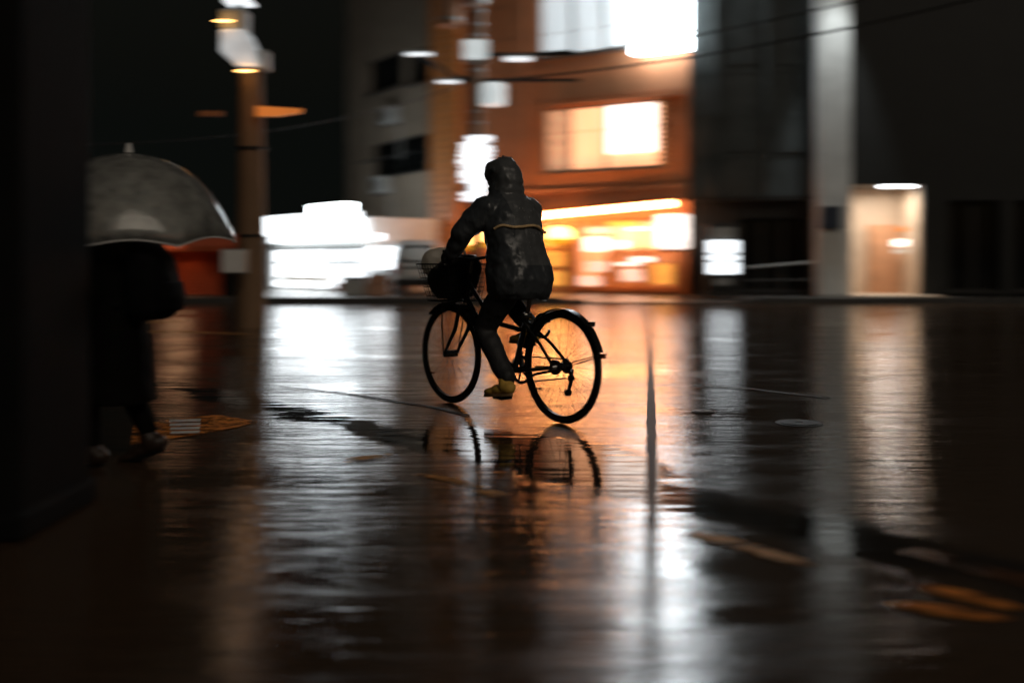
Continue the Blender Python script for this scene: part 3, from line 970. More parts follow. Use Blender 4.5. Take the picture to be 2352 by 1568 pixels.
for xx in (1640, 1760):
    MB().tube([(FD.u(xx), -.06, zl + .12), (FD.u(xx), -.06, 12.9)], .045, 10).build('rain_pipe', 'tile_dark', bD, True)
for (x0_, x1_, y0_, y1_) in ((1670, 1740, 60, 150), (1780, 1850, 60, 150), (1670, 1740, 260, 350), (1780, 1850, 260, 350)):
    q = FD.rect(x0_, x1_, y0_, y1_)
    MB().box(q[0], q[1], -.03, -.004, q[2], q[3]).build('louvre_panel', 'tile_dark', bD, bevel=.01)
p = at(1660, 590, 24.9)
st = empty('lit_sign_stand', (p.x, p.y, .14), R(3), 'free standing sign with three lit white panels before the dark building', 'sign')
zz = lambda py: at(1660, py, 24.9).z - .14
MB().box(-.40, .40, -.02, .22, zz(668), zz(515)).build('cabinet', 'metal_dark', st, bevel=.02)
for (y0, y1) in ((552, 581), (585, 598), (602, 629)):
    MB().box(-.37, .37, -.06, -.021, zz(y1), zz(y0)).build('lit_panel', 'lit_white_soft', st, bevel=.012)
MB().box(-.3, .3, -.03, -.021, zz(548), zz(522)).build('header_panel', 'plastic_grey', st)
MB().box(-.2, .2, -.03, -.021, zz(655), zz(640)).build('slot_plate', 'metal_grey', st)
MB().box(-.45, .45, -.08, .28, 0, zz(668)).build('base', 'frame_dark', st)
# rail of parked bicycles' stand: low guard rail
p0, p1 = at(1712, 690, 25.0), at(1868, 690, 25.0)
gr = empty('guard_rail', (p0.x, p0.y, .14), 0, 'low dark guard rail before the dark building', 'railing')
wd = p1.x - p0.x
for k in range(3):
    MB().tube([(wd * k / 2, 0, 0), (wd * k / 2, 0, .72 + .12 * k / 2)], .03, 8).build('post', 'metal_dark', gr, True)
MB().tube([(0, 0, .72), (wd, 0, .86)], .03, 8).build('rail', 'metal_grey', gr, True)
MB().tube([(0, 0, .40), (wd, 0, .42)], .025, 8).build('rail', 'metal_dark', gr, True)

FE = Facade(1870, 25.2, 2500, 24.6)
bE = FE.root('right_building', 'dark building with pale lit pier and a warm recessed entrance', 'building')
pu0, pu1 = FE.u(1876), FE.u(1950)
MB().box(pu0, pu1, -.25, .4, .14, 14).build('pier', 'pier_white', bE, bevel=.04)
en = (FE.u(1956), FE.u(2116), .18, FE.z(2040, 424))
wb = wall(pu1 + .004, FE.L + 3, .14, 13, [en, FE.rect(2180, 2300, 460, 668), FE.rect(2330, 2460, 460, 668)], .25)
shell(wb, pu1 + .004, FE.L + 3, .14, 13, 9).build('wall', 'wall_black', bE)
for h in (FE.rect(2180, 2300, 460, 668), FE.rect(2330, 2460, 460, 668)):
    window(bE, *h, .2, [('glass_dark', 0, .5), ('glass_dark', .5, 1)], 'frame_dark', .05)
a, b, c, d = en
MB().box(a - .3, b + .3, 1.8, 1.9, .14, d + .3).build('entrance_wall', 'plaster_tan', bE)
MB().box(a - .08, a - .004, .25, 1.8, .14, d + .1).build('entrance_wall', 'plaster_tan', bE)
MB().box(b + .004, b + .08, .25, 1.8, .14, d + .1).build('entrance_wall', 'plaster_tan', bE)
MB().box(a - .1, b + .1, .25, 1.8, d + .02, d + .1).build('entrance_ceiling', 'frame_dark', bE)
MB().box(a - .1, b + .3, -.9, 1.8, .144, .18).build('entrance_step', 'plaster_tan', bE)
MB().box(b - .85, b - .02, 1.62, 1.79, .18, d - .95).build('door', 'door_orange', bE)
MB().box(FE.u(2030), FE.u(2104), .15, .28, d - .06, d - .01).build('tube_lamp', 'lit_tube_cool', bE)
lamp('entrance_light', 'AREA', ((FE.u(1985) + FE.u(2104)) / 2, .6, d - .10), 60, (1, .90, .78), bE, .7)
for (x0, x1, y0, y1, m_) in ((2062, 2112, 522, 532, 'orange_paint'), (2052, 2110, 550, 566, 'lit_poster_white'), (2052, 2110, 572, 582, 'paper_white')):
    q = FE.rect(x0, x1, y0, y1, 1.2)
    MB().box(q[0], q[1], 1.18, 1.2, q[2], q[3]).build('notice', m_, bE)
q = FE.rect(1886, 1934, 474, 525, -.3)
MB().box(q[0], q[1], -.34, -.255, q[2], q[3]).build('wall_sign', 'navy', bE)
# lamp high on the pier
pz = 9.2
pl = MB().box(pu0 + .2, pu1 - .2, -1.0, -.26, pz, pz + .12).build('pier_lamp', 'metal_dark', bE)
MB().box(pu0 + .25, pu1 - .25, -.98, -.5, pz - .03, pz - .004).build('lens', 'lit_led', pl)
lamp('pier_light', 'SPOT', ((pu0 + pu1) / 2, -1.0, pz - .1), 900, (.90, .97, 1.0), bE, .15, (R(8), 0, 0), (R(36), .6))

# ------------------------------------------------------------------ red shuttered shop at far left
FR = Facade(200, 26.5, 585, 25.0)
bR = FR.root('shuttered_shop', 'low shop with red shutter and awning behind the umbrella', 'building')
so = FR.rect(348, 508, 572, 686)
shell(wall(-4, FR.L - .1, .14, FR.z(420, 540), [so], .2), -4, FR.L - .1, .14, FR.z(420, 540), .7).build('wall', 'concrete_dark', bR)
ns = 14
for i in range(ns):
    z0 = so[2] + (so[3] - so[2]) * i / ns; z1 = so[2] + (so[3] - so[2]) * (i + 1) / ns
    MB().add([(so[0], .10, z0), (so[1], .10, z0), (so[1], .10, z1 - .012), (so[0], .10, z1 - .012), (so[0], .06, (z0 + z1) / 2), (so[1], .06, (z0 + z1) / 2)],
             [(0, 1, 5, 4), (4, 5, 2, 3), (3, 2, 1, 0)]).build('shutter_slat', 'red_shutter', bR)
q = FR.rect(330, 560, 545, 566, -.5)
MB().add([(q[0], -.7, q[2]), (q[1], -.7, q[2]), (q[1], 0, q[3] + .1), (q[0], 0, q[3] + .1), (q[0], -.7, q[2] - .12), (q[1], -.7, q[2] - .12)],
         [(0, 1, 2, 3), (4, 5, 1, 0)]).build('awning', 'red_shutter', bR)
MB().box(so[0] - .05, so[1] + .05, -.06, .0, so[2] - .06, so[2] - .01).build('threshold_strip', 'lit_poster_amber', bR)
lamp('shutter_light', 'AREA', ((so[0] + so[1]) / 2, -.45, q[2] - .1), 5, (1, .55, .28), bR, .8, (R(-25), 0, 0))
MB().box((so[0] + so[1]) / 2 - .4, (so[0] + so[1]) / 2 + .4, -.5, -.42, q[2] - .08, q[2] - .03).build('awning_lamp', 'lit_lantern_low', bR)

# ------------------------------------------------------------------ poles, lamps, cables
def street_pole(px, Y, r0, r1, h, name, material, label, z0=.14):
    p = at(px, 700, Y)
    root = empty(name, (p.x, p.y, z0), 0, label, 'pole')
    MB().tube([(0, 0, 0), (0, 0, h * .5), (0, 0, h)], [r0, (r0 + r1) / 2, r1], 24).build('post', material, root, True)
    return root, p


P1Y = 25.3
up, p1p = street_pole(1095, P1Y, .19, .15, 12, 'utility_pole', 'pole_grey', 'concrete utility pole with boxes, crossarms and cables before the tan building')
Z1 = lambda py: at(0, py, P1Y).z - .14
X1 = lambda px: (px - 1095) * P1Y / F
for (px, py0, py1, wd) in ((1035, -30, 70, .30), (1095, -70, 22, .28)):
    t_ = MB()
    t_.tube([(X1(px), -.42, Z1(py1)), (X1(px), -.42, Z1(py0))], wd, 20)
    o = t_.build('transformer', 'cardboard' if px < 1060 else 'metal_grey', up, True)
    MB().tube([(X1(px), -.42, Z1(py1) + .12), (X1(px), -.42, Z1(py1) + .18)], wd + .02, 20).build('band', 'metal_grey', o)
MB().box(X1(1066), X1(1119), -.30, -.16, Z1(140), Z1(97)).build('junction_box', 'glow_box', up, bevel=.02)  # plain box made to glow as if street lamps lit it
MB().box(X1(1068), X1(1120), -.28, -.16, Z1(150), Z1(143)).build('strap', 'metal_grey', up)
o = MB().tube([(X1(1133), -.20, Z1(245)), (X1(1133), -.20, Z1(200))], .30, 24).build('glow_drum', 'glow_box', up, True)  # second white box as a drum; its glow imitates light falling on it
MB().tube([(X1(1133), -.20, Z1(200)), (X1(1133), -.20, Z1(196))], [.30, .26], 24).build('drum_cap', 'glow_box', o, True)
for (px, py) in ((1075, 30), (1105, 60), (1105, 85), (1105, 165), (1110, 260), (1110, 285)):
    MB().tube([(0, 0, Z1(py)), (0, 0, Z1(py - 4))], .20, 20).build('strap', 'metal_grey', up)
# crossarms with lamps
MB().tube([(X1(960), -.35, Z1(128)), (X1(1045), -.2, Z1(180)), (X1(1098), 0, Z1(186))], .05, 10).build('lamp_arm', 'metal_dark', up, True)
MB().box(X1(1040), X1(1330), -.10, -.02, Z1(190), Z1(182)).build('crossarm', 'metal_dark', up)
MB().box(X1(1095), X1(1318), -.14, -.06, Z1(132), Z1(124)).build('crossarm', 'metal_dark', up)


def street_lamp(px, py, wpx, hpx, label):
    p = at(px, py, P1Y - .4)
    s = P1Y / F
    root = empty('street_lamp', p, 0, label, 'street lamp', 'lamps on the utility pole')
    MB().box(-wpx * s / 2, wpx * s / 2, -.12, .12, .02, .08).build('housing', 'metal_grey', root, bevel=.015)
    MB().box(-wpx * s / 2 + .02, wpx * s / 2 - .02, -.10, .10, -hpx * s, .016).build('lens', 'lit_led', root, bevel=.01)
    MB().tube([(0, .1, .06), (0, .35, .06)], .025, 8).build('stub', 'metal_dark', root)


street_lamp(962, 124, 58, 4, 'slim lit street lamp at the end of the slanting pole arm')
street_lamp(1030, 188, 50, 3, 'thin lit street lamp low on the left of the utility pole')
street_lamp(1190, 134, 62, 6, 'lit street lamp right of the utility pole under the cables')
# insulator cluster on the right crossarm
MB().tube([(X1(1225), -.1, Z1(128)), (X1(1318), -.1, Z1(121))], .06, 12).build('cable_joint', 'metal_dark', up, True)

# vertical lit sign fixed to the pole
p = at(1098, 388, P1Y - .3)
vsn = empty('vertical_sign', (p.x, p.y, p.z), R(-6), 'tall narrow white lit sign hung on the utility pole', 'sign')
zv = lambda py: at(0, py, P1Y - .3).z - p.z
xv = lambda px: (px - 1098) * P1Y / F
rows = [(1076, 1128, 311, 322), (1076, 1130, 323, 327), (1060, 1108, 327, 333), (1062, 1128, 334, 342), (1060, 1130, 343, 351), (1058, 1127, 352, 362),
        (1056, 1130, 364, 378), (1060, 1120, 380, 387), (1060, 1118, 389, 410), (1062, 1118, 412, 421), (1082, 1116, 422, 439), (1062, 1116, 440, 451), (1062, 1116, 453, 462)]
MB().box(xv(1072), xv(1120), .03, .09, zv(464), zv(309)).build('backing', 'metal_grey', vsn)
for (x0, x1, y0, y1) in rows:
    MB().box(xv(x0), xv(x1), -.05, .026, zv(y1) + .012, zv(y0) - .012).build('lit_panel', 'lit_vertical', vsn, bevel=.008)
MB().box(xv(1090), xv(1102), .09, .24, zv(330), zv(326)).build('bracket', 'metal_dark', vsn)
MB().box(xv(1090), xv(1102), .09, .24, zv(450), zv(446)).build('bracket', 'metal_dark', vsn)


def cable(a, b, sag, r, label, n=24):
    pts = []
    for i in range(n + 1):
        t = i / n
        q = Vector(a).lerp(Vector(b), t); q.z -= sag * 4 * t * (1 - t)
        pts.append(q)
    c = a
    o = MB().tube([q - Vector(c) for q in pts], r, 8).build('power_cable', 'cable', None, True)
    o.location = c
    tag(o, label, 'cable', 'cables strung from the utility pole')


cable(at(1110, 186, P1Y - .1), at(2500, -70, 20.0), .35, .028, 'lower black cable running from the pole up to the right')
cable(at(1318, 122, P1Y - .1), at(2500, -150, 20.5), .3, .022, 'upper black cable running from the crossarm up to the right')
cable(at(1080, 190, P1Y - .1), at(-100, 330, 16.0), .5, .012, 'thin black cable running from the pole to the left')

# left pole with lit housing
P2Y = 15.0
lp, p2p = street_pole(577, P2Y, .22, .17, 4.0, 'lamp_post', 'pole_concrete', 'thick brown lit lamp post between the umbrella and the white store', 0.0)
Z2 = lambda py: at(0, py, P2Y).z
X2 = lambda px: (px - 577) * P2Y / F
hs = MB()
hs.add([(X2(x_), y_, Z2(yy)) for y_ in (-.30, .12) for (x_, yy) in ((518, 78), (518, 128), (552, 158), (606, 160), (590, 110), (574, 78))],
       [(0, 1, 2, 3, 4, 5), (11, 10, 9, 8, 7, 6)] + [(i, 6 + i, 6 + (i + 1) % 6, (i + 1) % 6) for i in range(6)])
hs.build('lamp_housing', 'lit_housing', lp, bevel=.03)
MB().box(X2(516), X2(572), -.26, .1, Z2(76), Z2(30)).build('upper_housing', 'plastic_grey', lp, bevel=.03)
MB().box(X2(524), X2(584), -.24, .1, Z2(15), Z2(7)).build('top_lens', 'lit_led', lp, bevel=.02)
MB().tube([(X2(548), -.05, Z2(32)), (X2(552), -.05, Z2(14))], .06, 10).build('neck', 'metal_dark', lp, True)
MB().box(X2(597), X2(618), -.2, .1, Z2(165), Z2(120)).build('control_box', 'plastic_grey', lp, bevel=.02)
MB().tube([(X2(577), 0, 4.0), (X2(577), 0, Z2(150)), (X2(560), 0, Z2(140))], .10, 12).build('stem', 'metal_dark', lp, True)
for (px, py) in ((530, 62), (578, 174)):
    MB().ell((X2(px), -.36, Z2(py)), (.14, .03, .015)).build('amber_lamp', 'lit_amber', lp, True)
    MB().tube([(X2(px), -.34, Z2(py)), (X2(px), .0, Z2(py))], .012, 6).build('lamp_stalk', 'metal_dark', lp)
sgn = MB().add([(X2(600), -.28, Z2(250)), (X2(700), -.28, Z2(256)), (X2(697), -.28, Z2(266)), (X2(648), -.28, Z2(273)), (X2(600), -.28, Z2(273)),
                (X2(600), -.20, Z2(250)), (X2(700), -.20, Z2(256)), (X2(697), -.20, Z2(266)), (X2(648), -.20, Z2(273)), (X2(600), -.20, Z2(273))],
               [(4, 3, 2, 1, 0), (5, 6, 7, 8, 9)] + [(i, (i + 1) % 5, 5 + (i + 1) % 5, 5 + i) for i in range(5)]).build('amber_visor', 'lit_amber_glass', lp)
MB().box(X2(470), X2(520), -.26, -.2, Z2(273), Z2(261)).build('visor', 'red_wood', lp)
lamp('visor_light', 'POINT', (X2(600), -1.0, Z2(240)), 2.0, (1, .42, .14), lp, .12)
for py in (345, 545):
    MB().tube([(0, 0, Z2(py)), (0, 0, Z2(py - 6))], .217, 24).build('band', 'metal_dark', lp)
p = at(538, 600, P2Y - .5)
nb = empty('notice_board', (p.x, p.y, 0), 0, 'small white notice board on a thin post left of the lamp post', 'sign')
MB().box(-.17, .17, -.02, .0, p.z - .16, p.z + .16).build('board', 'paper_white', nb)
MB().box(-.19, .19, .001, .03, p.z - .18, p.z + .18).build('backing', 'metal_grey', nb)
MB().tube([(0, .04, 0), (0, .04, p.z + .1)], .02, 8).build('post', 'metal_dark', nb)

# near pillar at the left edge
pl = empty('pillar', (-2.03, 3.75, 0), 0, 'dark concrete pillar filling the left edge of the picture', 'pillar')
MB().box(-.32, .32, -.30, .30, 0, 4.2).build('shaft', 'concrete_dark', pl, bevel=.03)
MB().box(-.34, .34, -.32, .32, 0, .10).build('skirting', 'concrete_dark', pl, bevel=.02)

# ------------------------------------------------------------------ bicycle (local x forward, y left)
RW = (0.30, 6.01, 0.0)
HEAD = math.atan2(.775, -.63)
WB, WR = 1.15, .342
bk = empty('bicycle', RW, HEAD, 'black city bicycle with front basket and mudguards ridden across the wet road', 'bicycle')


def wheel(cx, nm):
    w = MB().arc((cx, 0, WR), WR - .0165, .0165, n=64, seg=10).build('wheel', 'rubber', bk, True, sharp=80)
    MB().arc((cx, 0, WR), WR - .040, 0, n=64, flat=(.008, .011)).build('rim', 'steel_dark', w)
    MB().tube([(cx, -.05, WR), (cx, .05, WR)], .024, 16).build('hub', 'chrome', w, True)
    sp = MB()
    for k in range(28):
        g = 2 * math.pi * k / 28; s_ = .022 if k % 2 else -.022
        h_ = g + (.5 if k % 4 < 2 else -.5)
        sp.tube([(cx + .022 * math.cos(h_), s_, WR + .022 * math.sin(h_)), (cx + (WR - .05) * math.cos(g), 0, WR + (WR - .05) * math.sin(g))], .0011, 4, False)
    tag(sp.build('spokes', 'steel_dark', w), kind='stuff')
    MB().box(cx + .20, cx + .24, -.012, .012, WR - .155 + .0, WR - .145).build('spoke_reflector', 'reflector', w)
    return w


wheel(0, 'rear'); wheel(WB, 'front')
# mudguards
MB().arc((0, 0, WR), WR + .006, 0, 15, 150, 40, flat=(.004, .023)).build('mudguard', 'bike_black', bk, True)
MB().arc((WB, 0, WR), WR + .006, 0, 50, 170, 34, flat=(.006, .029)).build('mudguard', 'bike_black', bk, True)
rr = MB().box(-WR - .026, -WR - .004, -.018, .018, WR + .075, WR + .105).build('rear_reflector', 'reflector', bk, bevel=.008)
MB().box(-.275, -.235, -.02, .02, WR + .255, WR + .285).build('rear_lamp', 'chrome', bk, bevel=.005)
MB().arc((0, 0, WR), WR + .006, 0, 150.2, 162, 10, flat=(.004, .023)).build('mudguard', 'bike_black', bk, True)
for s_ in (-1, 1):
    MB().tube([(0, s_ * .06, WR), (-.36, s_ * .03, WR + .10)], .0035, 6).build('mudguard_stay', 'bike_black', bk)
# frame
BB = (.45, 0, .285); ST = (.325, 0, .64); HT, HB = (.925, 0, .90), (.975, 0, .70)
fr = MB()
fr.tube([BB, ST], .018, 12)
fr.tube([HB, HT], .020, 12)
fr.tube([(.965, 0, .735), (.70, 0, .43), BB], .019, 12)
fr.tube([(.94, 0, .83), (.66, 0, .58), (.355, 0, .54)], .016, 12)
fr.build('frame', 'bike_black', bk, True)
for s_ in (-1, 1):
    MB().tube([(0, s_ * .065, WR), (.15, s_ * .045, WR + .13), (.345, s_ * .018, .60)], .010, 10).build('seat_stay', 'bike_black', bk, True)
    MB().tube([(0, s_ * .065, WR), (.28, s_ * .05, .30), (.43, s_ * .03, .288)], .011, 10).build('chain_stay', 'bike_black', bk, True)
    MB().tube([(.985, s_ * .045, .665), (1.02, s_ * .055, .52), (WB, s_ * .055, WR)], [.015, .014, .010], 10).build('fork_blade', 'bike_black', bk, True)
MB().tube([(.985, -.055, .667), (.985, .055, .667)], .02, 10).build('fork_crown', 'bike_black', bk, True)
MB().tube([ST, (.285, 0, .79)], .014, 10).build('seat_post', 'chrome', bk, True)
MB().tube([(.33, -.03, .635), (.33, .03, .635)], .022, 10).build('seat_clamp', 'chrome', bk, True)
sd = MB(); sd.ell((.345, 0, .805), (.085, .09, .035)); sd.caps([(.38, 0, .81), (.48, 0, .81)], [.05, .025])
fuse(sd.build('saddle', 'bike_black', bk), .008, 4)
# drivetrain
cwh = MB().arc((.45, -.055, .285), .085, 0, n=40, flat=(.010, .003)).build('chainwheel', 'steel_dark', bk)
for k in range(5):
    g = 2 * math.pi * k / 5
    MB().tube([(.45, -.055, .285), (.45 + .08 * math.cos(g), -.055, .285 + .08 * math.sin(g))], .006, 6).build('spider_arm', 'steel_dark', cwh)
MB().tube([(.45, -.07, .285), (.45, .07, .285)], .02, 12).build('bottom_bracket', 'steel_dark', bk, True)
PL, PR = (.41, .085, .128), (.49, -.085, .442)
MB().tube([(.45, .07, .285), (PL[0], .075, PL[2])], [.014, .011], 10).build('crank', 'chrome', bk, True)
MB().tube([(.45, -.07, .285), (PR[0], -.075, PR[2])], [.014, .011], 10).build('crank', 'chrome', bk, True)
for (q, s_) in ((PL, 1), (PR, -1)):
    MB().box(q[0] - .045, q[0] + .045, q[1] + (0.0 if s_ > 0 else -.09), q[1] + (.09 if s_ > 0 else 0), q[2] - .012, q[2] + .010).build('pedal', 'bike_black', bk, bevel=.004)
ch = MB()
ch.tube([(.45, -.055, .37), (0, -.055, WR + .042)], .005, 6); ch.tube([(.45, -.055, .20), (.02, -.055, WR - .075)], .005, 6)
ch.build('chain', 'steel_dark', bk)
for k, rr_ in enumerate((.045, .04, .035, .03, .026)):
    MB().tube([(0, -.034 - k * .007, WR), (0, -.039 - k * .007, WR)], rr_, 20).build('sprocket', 'chrome' if k % 2 else 'steel_dark', bk)
dl = MB(); dl.tube([(0, -.08, WR - .02), (.005, -.085, WR - .08), (.03, -.08, WR - .17)], [.016, .013, .010], 8)
dl.tube([(.005, -.095, WR - .075), (.005, -.07, WR - .075)], .02, 12); dl.tube([(.03, -.09, WR - .165), (.03, -.065, WR - .165)], .022, 12)
dl.build('derailleur', 'steel_dark', bk, True)
MB().tube([(0, .05, WR), (0, .085, WR)], [.03, .018], 12).build('axle_nut', 'chrome', bk, True)
bd = MB(); bd.tube([(0, .04, WR), (0, .062, WR)], .045, 20); bd.build('brake_drum', 'steel_dark', bk, True)
MB().tube([(.04, .07, WR), (.17, .06, WR - .01)], .007, 8).build('brake_arm', 'chrome', bk, True)
MB().tube([(.01, .06, WR - .02), (.14, .085, WR - .05), (.20, .09, WR - .08)], .009, 8).build('kickstand', 'chrome', bk, True)
MB().arc((.18, 0, .58), .07, .010, 200, 520, 24).build('ring_lock', 'steel_dark', bk, True)
# handlebar
MB().tube([HT, (.905, 0, .985)], .013, 10).build('stem', 'chrome', bk, True)
GL, GR = (.80, .28, 1.0), (.80, -.28, 1.0)
MB().tube([(.76, .29, .998), (.86, .26, 1.005), (.93, .16, 1.01), (.915, 0, .99), (.93, -.16, 1.01), (.86, -.26, 1.005), (.76, -.29, .998)], .011, 10).build('handlebar', 'steel_dark', bk, True)
for s_ in (-1, 1):
    MB().tube([(.745, s_ * .292, .997), (.85, s_ * .264, 1.004)], .017, 12).build('grip', 'rubber', bk, True)
    MB().tube([(.90, s_ * .21, .995), (.85, s_ * .265, .965), (.79, s_ * .295, .955)], .006, 8).build('brake_lever', 'steel_dark', bk, True)
    MB().tube([(.90, s_ * .21, .995), (1.02, s_ * .13, 1.0), (1.02, s_ * .05, .86), (.985, s_ * .02, .72)], .003, 6).build('brake_cable', 'cable', bk, True)
MB().tube([(.93, .19, 1.03), (.93, .19, 1.055)], .028, 16).build('bell', 'chrome', bk, True)
hl = MB(); hl.tube([(1.0, .06, .72), (1.06, .06, .72)], [.022, .034], 16); hl.build('front_lamp', 'steel_dark', bk, True)
# wire basket
bs = empty('wire_basket', (0, 0, 0)); bs.parent = bk
B0, B1 = (.99, 1.22, .14, .71), (.96, 1.29, .19, .96)     # back, front, half width, height: bottom, top


def bcorner(t):
    return [B0[i] + (B1[i] - B0[i]) * t for i in range(4)]


wires = MB()
for i in range(9):
    b_, f_, h_, z_ = bcorner(i / 8)
    rad_ = .005 if i in (0, 8) else .0022
    wires.tube([(b_, -h_, z_), (f_, -h_, z_), (f_, h_, z_), (b_, h_, z_), (b_, -h_, z_)], rad_, 6)
q0, q1 = bcorner(0), bcorner(1)
for k in range(11):
    t = k / 10
    wires.tube([(q0[0], -q0[2] + 2 * q0[2] * t, q0[3]), (q1[0], -q1[2] + 2 * q1[2] * t, q1[3])], .0022, 5)
    wires.tube([(q0[1], -q0[2] + 2 * q0[2] * t, q0[3]), (q1[1], -q1[2] + 2 * q1[2] * t, q1[3])], .0022, 5)
    wires.tube([(q0[0], -q0[2] + 2 * q0[2] * t, q0[3]), (q0[1], -q0[2] + 2 * q0[2] * t, q0[3])], .0022, 5)
    for s_ in (-1, 1):
        wires.tube([(q0[0] + (q0[1] - q0[0]) * t, s_ * q0[2], q0[3]), (q1[0] + (q1[1] - q1[0]) * t, s_ * q1[2], q1[3])], .0022, 5)
bo = wires.build('basket', 'wire_black', bk)
bpy.data.objects.remove(bs)
for s_ in (-1, 1):
    MB().tube([(WB, s_ * .06, WR), (1.13, s_ * .09, .56), (1.12, s_ * .09, .708)], .005, 8).build('basket_stay', 'steel_dark', bk, True)
MB().tube([(.955, 0, .80), (1.0, 0, .79)], .012, 8).build('basket_bracket', 'steel_dark', bk)

# bags in the basket
def blob_bag(name, sections, material, label, disp, handles=None):
    root = empty(name, RW, HEAD, label, 'bag')
    o = MB().loft(sections, 24, 2.6).build('sack', material, root)
    fuse(o, .012, 3, disp, .09)
    if handles:
        for pts in handles: MB().tube(pts, .009, 8).build('handle', material, root, True)
    return root


blob_bag('shopping_bag', [(1.19, .06, .86, .07, .085), (1.20, .07, .93, .085, .11), (1.205, .075, 1.0, .088, .115), (1.20, .07, 1.045, .07, .095), (1.18, .04, 1.075, .035, .055)],
         'bag_white', 'pale plastic shopping bag bulging out of the bicycle basket', .03,
         [[(1.17, .0, 1.06), (1.14, -.04, 1.09), (1.10, -.07, 1.07), (1.08, -.08, 1.01)]])
blob_bag('shoulder_bag', [(1.10, 0, .725, .095, .12), (1.11, 0, .78, .13, .155), (1.12, 0, .85, .155, .178), (1.10, -.01, .92, .14, .185), (1.05, -.02, .98, .08, .15), (1.04, -.02, 1.03, .05, .11)],
         'bag_black', 'black shoulder bag filling the bicycle basket under the pale bag', .02)

# ------------------------------------------------------------------ people
def hand(mb, c, bar, back, up, rs=1.0):
    """palm, four curled fingers and a thumb closed on a bar through c"""
    c, bar, back, up = Vector(c), Vector(bar).normalized(), Vector(back).normalized(), Vector(up).normalized()
    fw = -back
    mb.ell(c + back * .028 + up * .018, (.030 * rs, .042 * rs, .020 * rs), rot=Matrix((back, bar, up)).transposed())
    for i, (o_, ln) in enumerate(((-.031, .8), (-.010, 1.0), (.011, 1.05), (.031, .95))):
        pts = []
        for a in (120, 75, 30, -15, -60, -60 - 40 * ln):
            g = R(a); r_ = .026
            pts.append(c + bar * o_ + fw * (math.cos(g) * r_) + up * (math.sin(g) * r_))
        mb.caps(pts, [.0098 * rs, .0094 * rs, .009 * rs, .0088 * rs, .0084 * rs, .0075 * rs], 8)
    th = [c + back * .03 + bar * .036 + up * .006, c + back * .016 + bar * .046 - up * .016, c + fw * .008 + bar * .040 - up * .027]
    mb.caps(th, [.012 * rs, .0105 * rs, .009 * rs], 8)


def head(mb, c, f, s=1.0):
    """skull, jaw, brow, nose, lips, ears; f = facing direction (horizontal)"""
    c, f = Vector(c), Vector(f).normalized(); u = Vector((0, 0, 1)); l = u.cross(f)
    rt = Matrix((f, l, u)).transposed()
    mb.ell(c + u * .025 * s, (.095 * s, .076 * s, .095 * s), rot=rt)
    mb.ell(c + f * .025 * s - u * .05 * s, (.062 * s, .056 * s, .07 * s), rot=rt)
    mb.ell(c + f * .07 * s - u * .095 * s, (.018 * s, .022 * s, .016 * s), rot=rt)
    mb.caps([c + f * .088 * s + u * .012 * s, c + f * .106 * s - u * .026 * s], [.009 * s, .014 * s], 10)
    for k in (-1, 1):
        mb.caps([c + f * .086 * s + l * .018 * k * s + u * .03 * s, c + f * .074 * s + l * .048 * k * s + u * .03 * s], .009 * s, 8)
        mb.ell(c + l * .078 * k * s - f * .008 * s - u * .005 * s, (.016 * s, .010 * s, .03 * s), rot=rt)
        mb.ell(c + f * .076 * s + l * .032 * k * s + u * .006 * s, (.012 * s, .013 * s, .010 * s), rot=rt)
    mb.ell(c + f * .084 * s - u * .058 * s, (.010 * s, .024 * s, .007 * s), rot=rt)
    mb.ell(c + f * .082 * s - u * .07 * s, (.010 * s, .020 * s, .007 * s), rot=rt)


def shoe(ankle, toe_dir, ln, parent, m1, m2, w=.045):
    a, t = Vector(ankle), Vector(toe_dir).normalized()
    l = Vector((0, 0, 1)).cross(t).normalized(); u = t.cross(l)
    rt = Matrix((t, l, u)).transposed()
    mb = MB()
    mb.caps([a + u * .02, a - u * .03], [.043, .046], 12)
    mb.ell(a - u * .035 - t * .02, (.062, .043, .045), rot=rt)
    mb.ell(a - u * .045 + t * .06, (.085, w, .036), rot=rt)
    mb.ell(a - u * .055 + t * (ln * .5), (.075, w + .003, .027), rot=rt)
    o = fuse(mb.build('shoe', m1, parent), .007, 5)
    so_ = MB()
    pts = []
    for k in range(20):
        g = 2 * math.pi * k / 20
        xx = ln * .30 + ln * .52 * math.cos(g); yy = (w + .002) * math.sin(g) * (1.0 if math.cos(g) > -.2 else .85)
        pts.append(a + t * xx + l * yy - u * .068)
    so_.add([*pts, *[q - u * .018 for q in pts]], [tuple(range(20)), tuple(reversed(range(20, 40)))] + [(i, 20 + i, 20 + (i + 1) % 20, (i + 1) % 20) for i in range(20)])
    so_.build('sole', m2, o)
    return o


# the rider
rd = empty('person', RW, HEAD, 'cyclist in black hooded rain jacket with tan piping and tan shoes, seen from behind', 'person')
SHL, SHR = Vector((.52, .172, 1.315)), Vector((.52, -.172, 1.315))
ELL, ELR = Vector((.625, .285, 1.155)), Vector((.64, -.285, 1.155))
WRL, WRR = Vector((.735, .285, 1.035)), Vector((.735, -.285, 1.035))
HPL, HPR = Vector((.37, .09, .865)), Vector((.37, -.09, .865))
KNL, KNR = Vector((.615, .115, .545)), Vector((.73, -.115, .80))
ANL, ANR = Vector((.37, .125, .235)), Vector((.44, -.125, .545))
body = MB()
body.caps([(.36, 0, .88), (.40, 0, 1.0), (.46, 0, 1.2), (.52, 0, 1.34)], [.12, .11, .12, .10])
body.caps([(.52, 0, 1.36), (.56, 0, 1.45)], [.055, .05])
head(body, (.585, 0, 1.515), (1, 0, -.12))
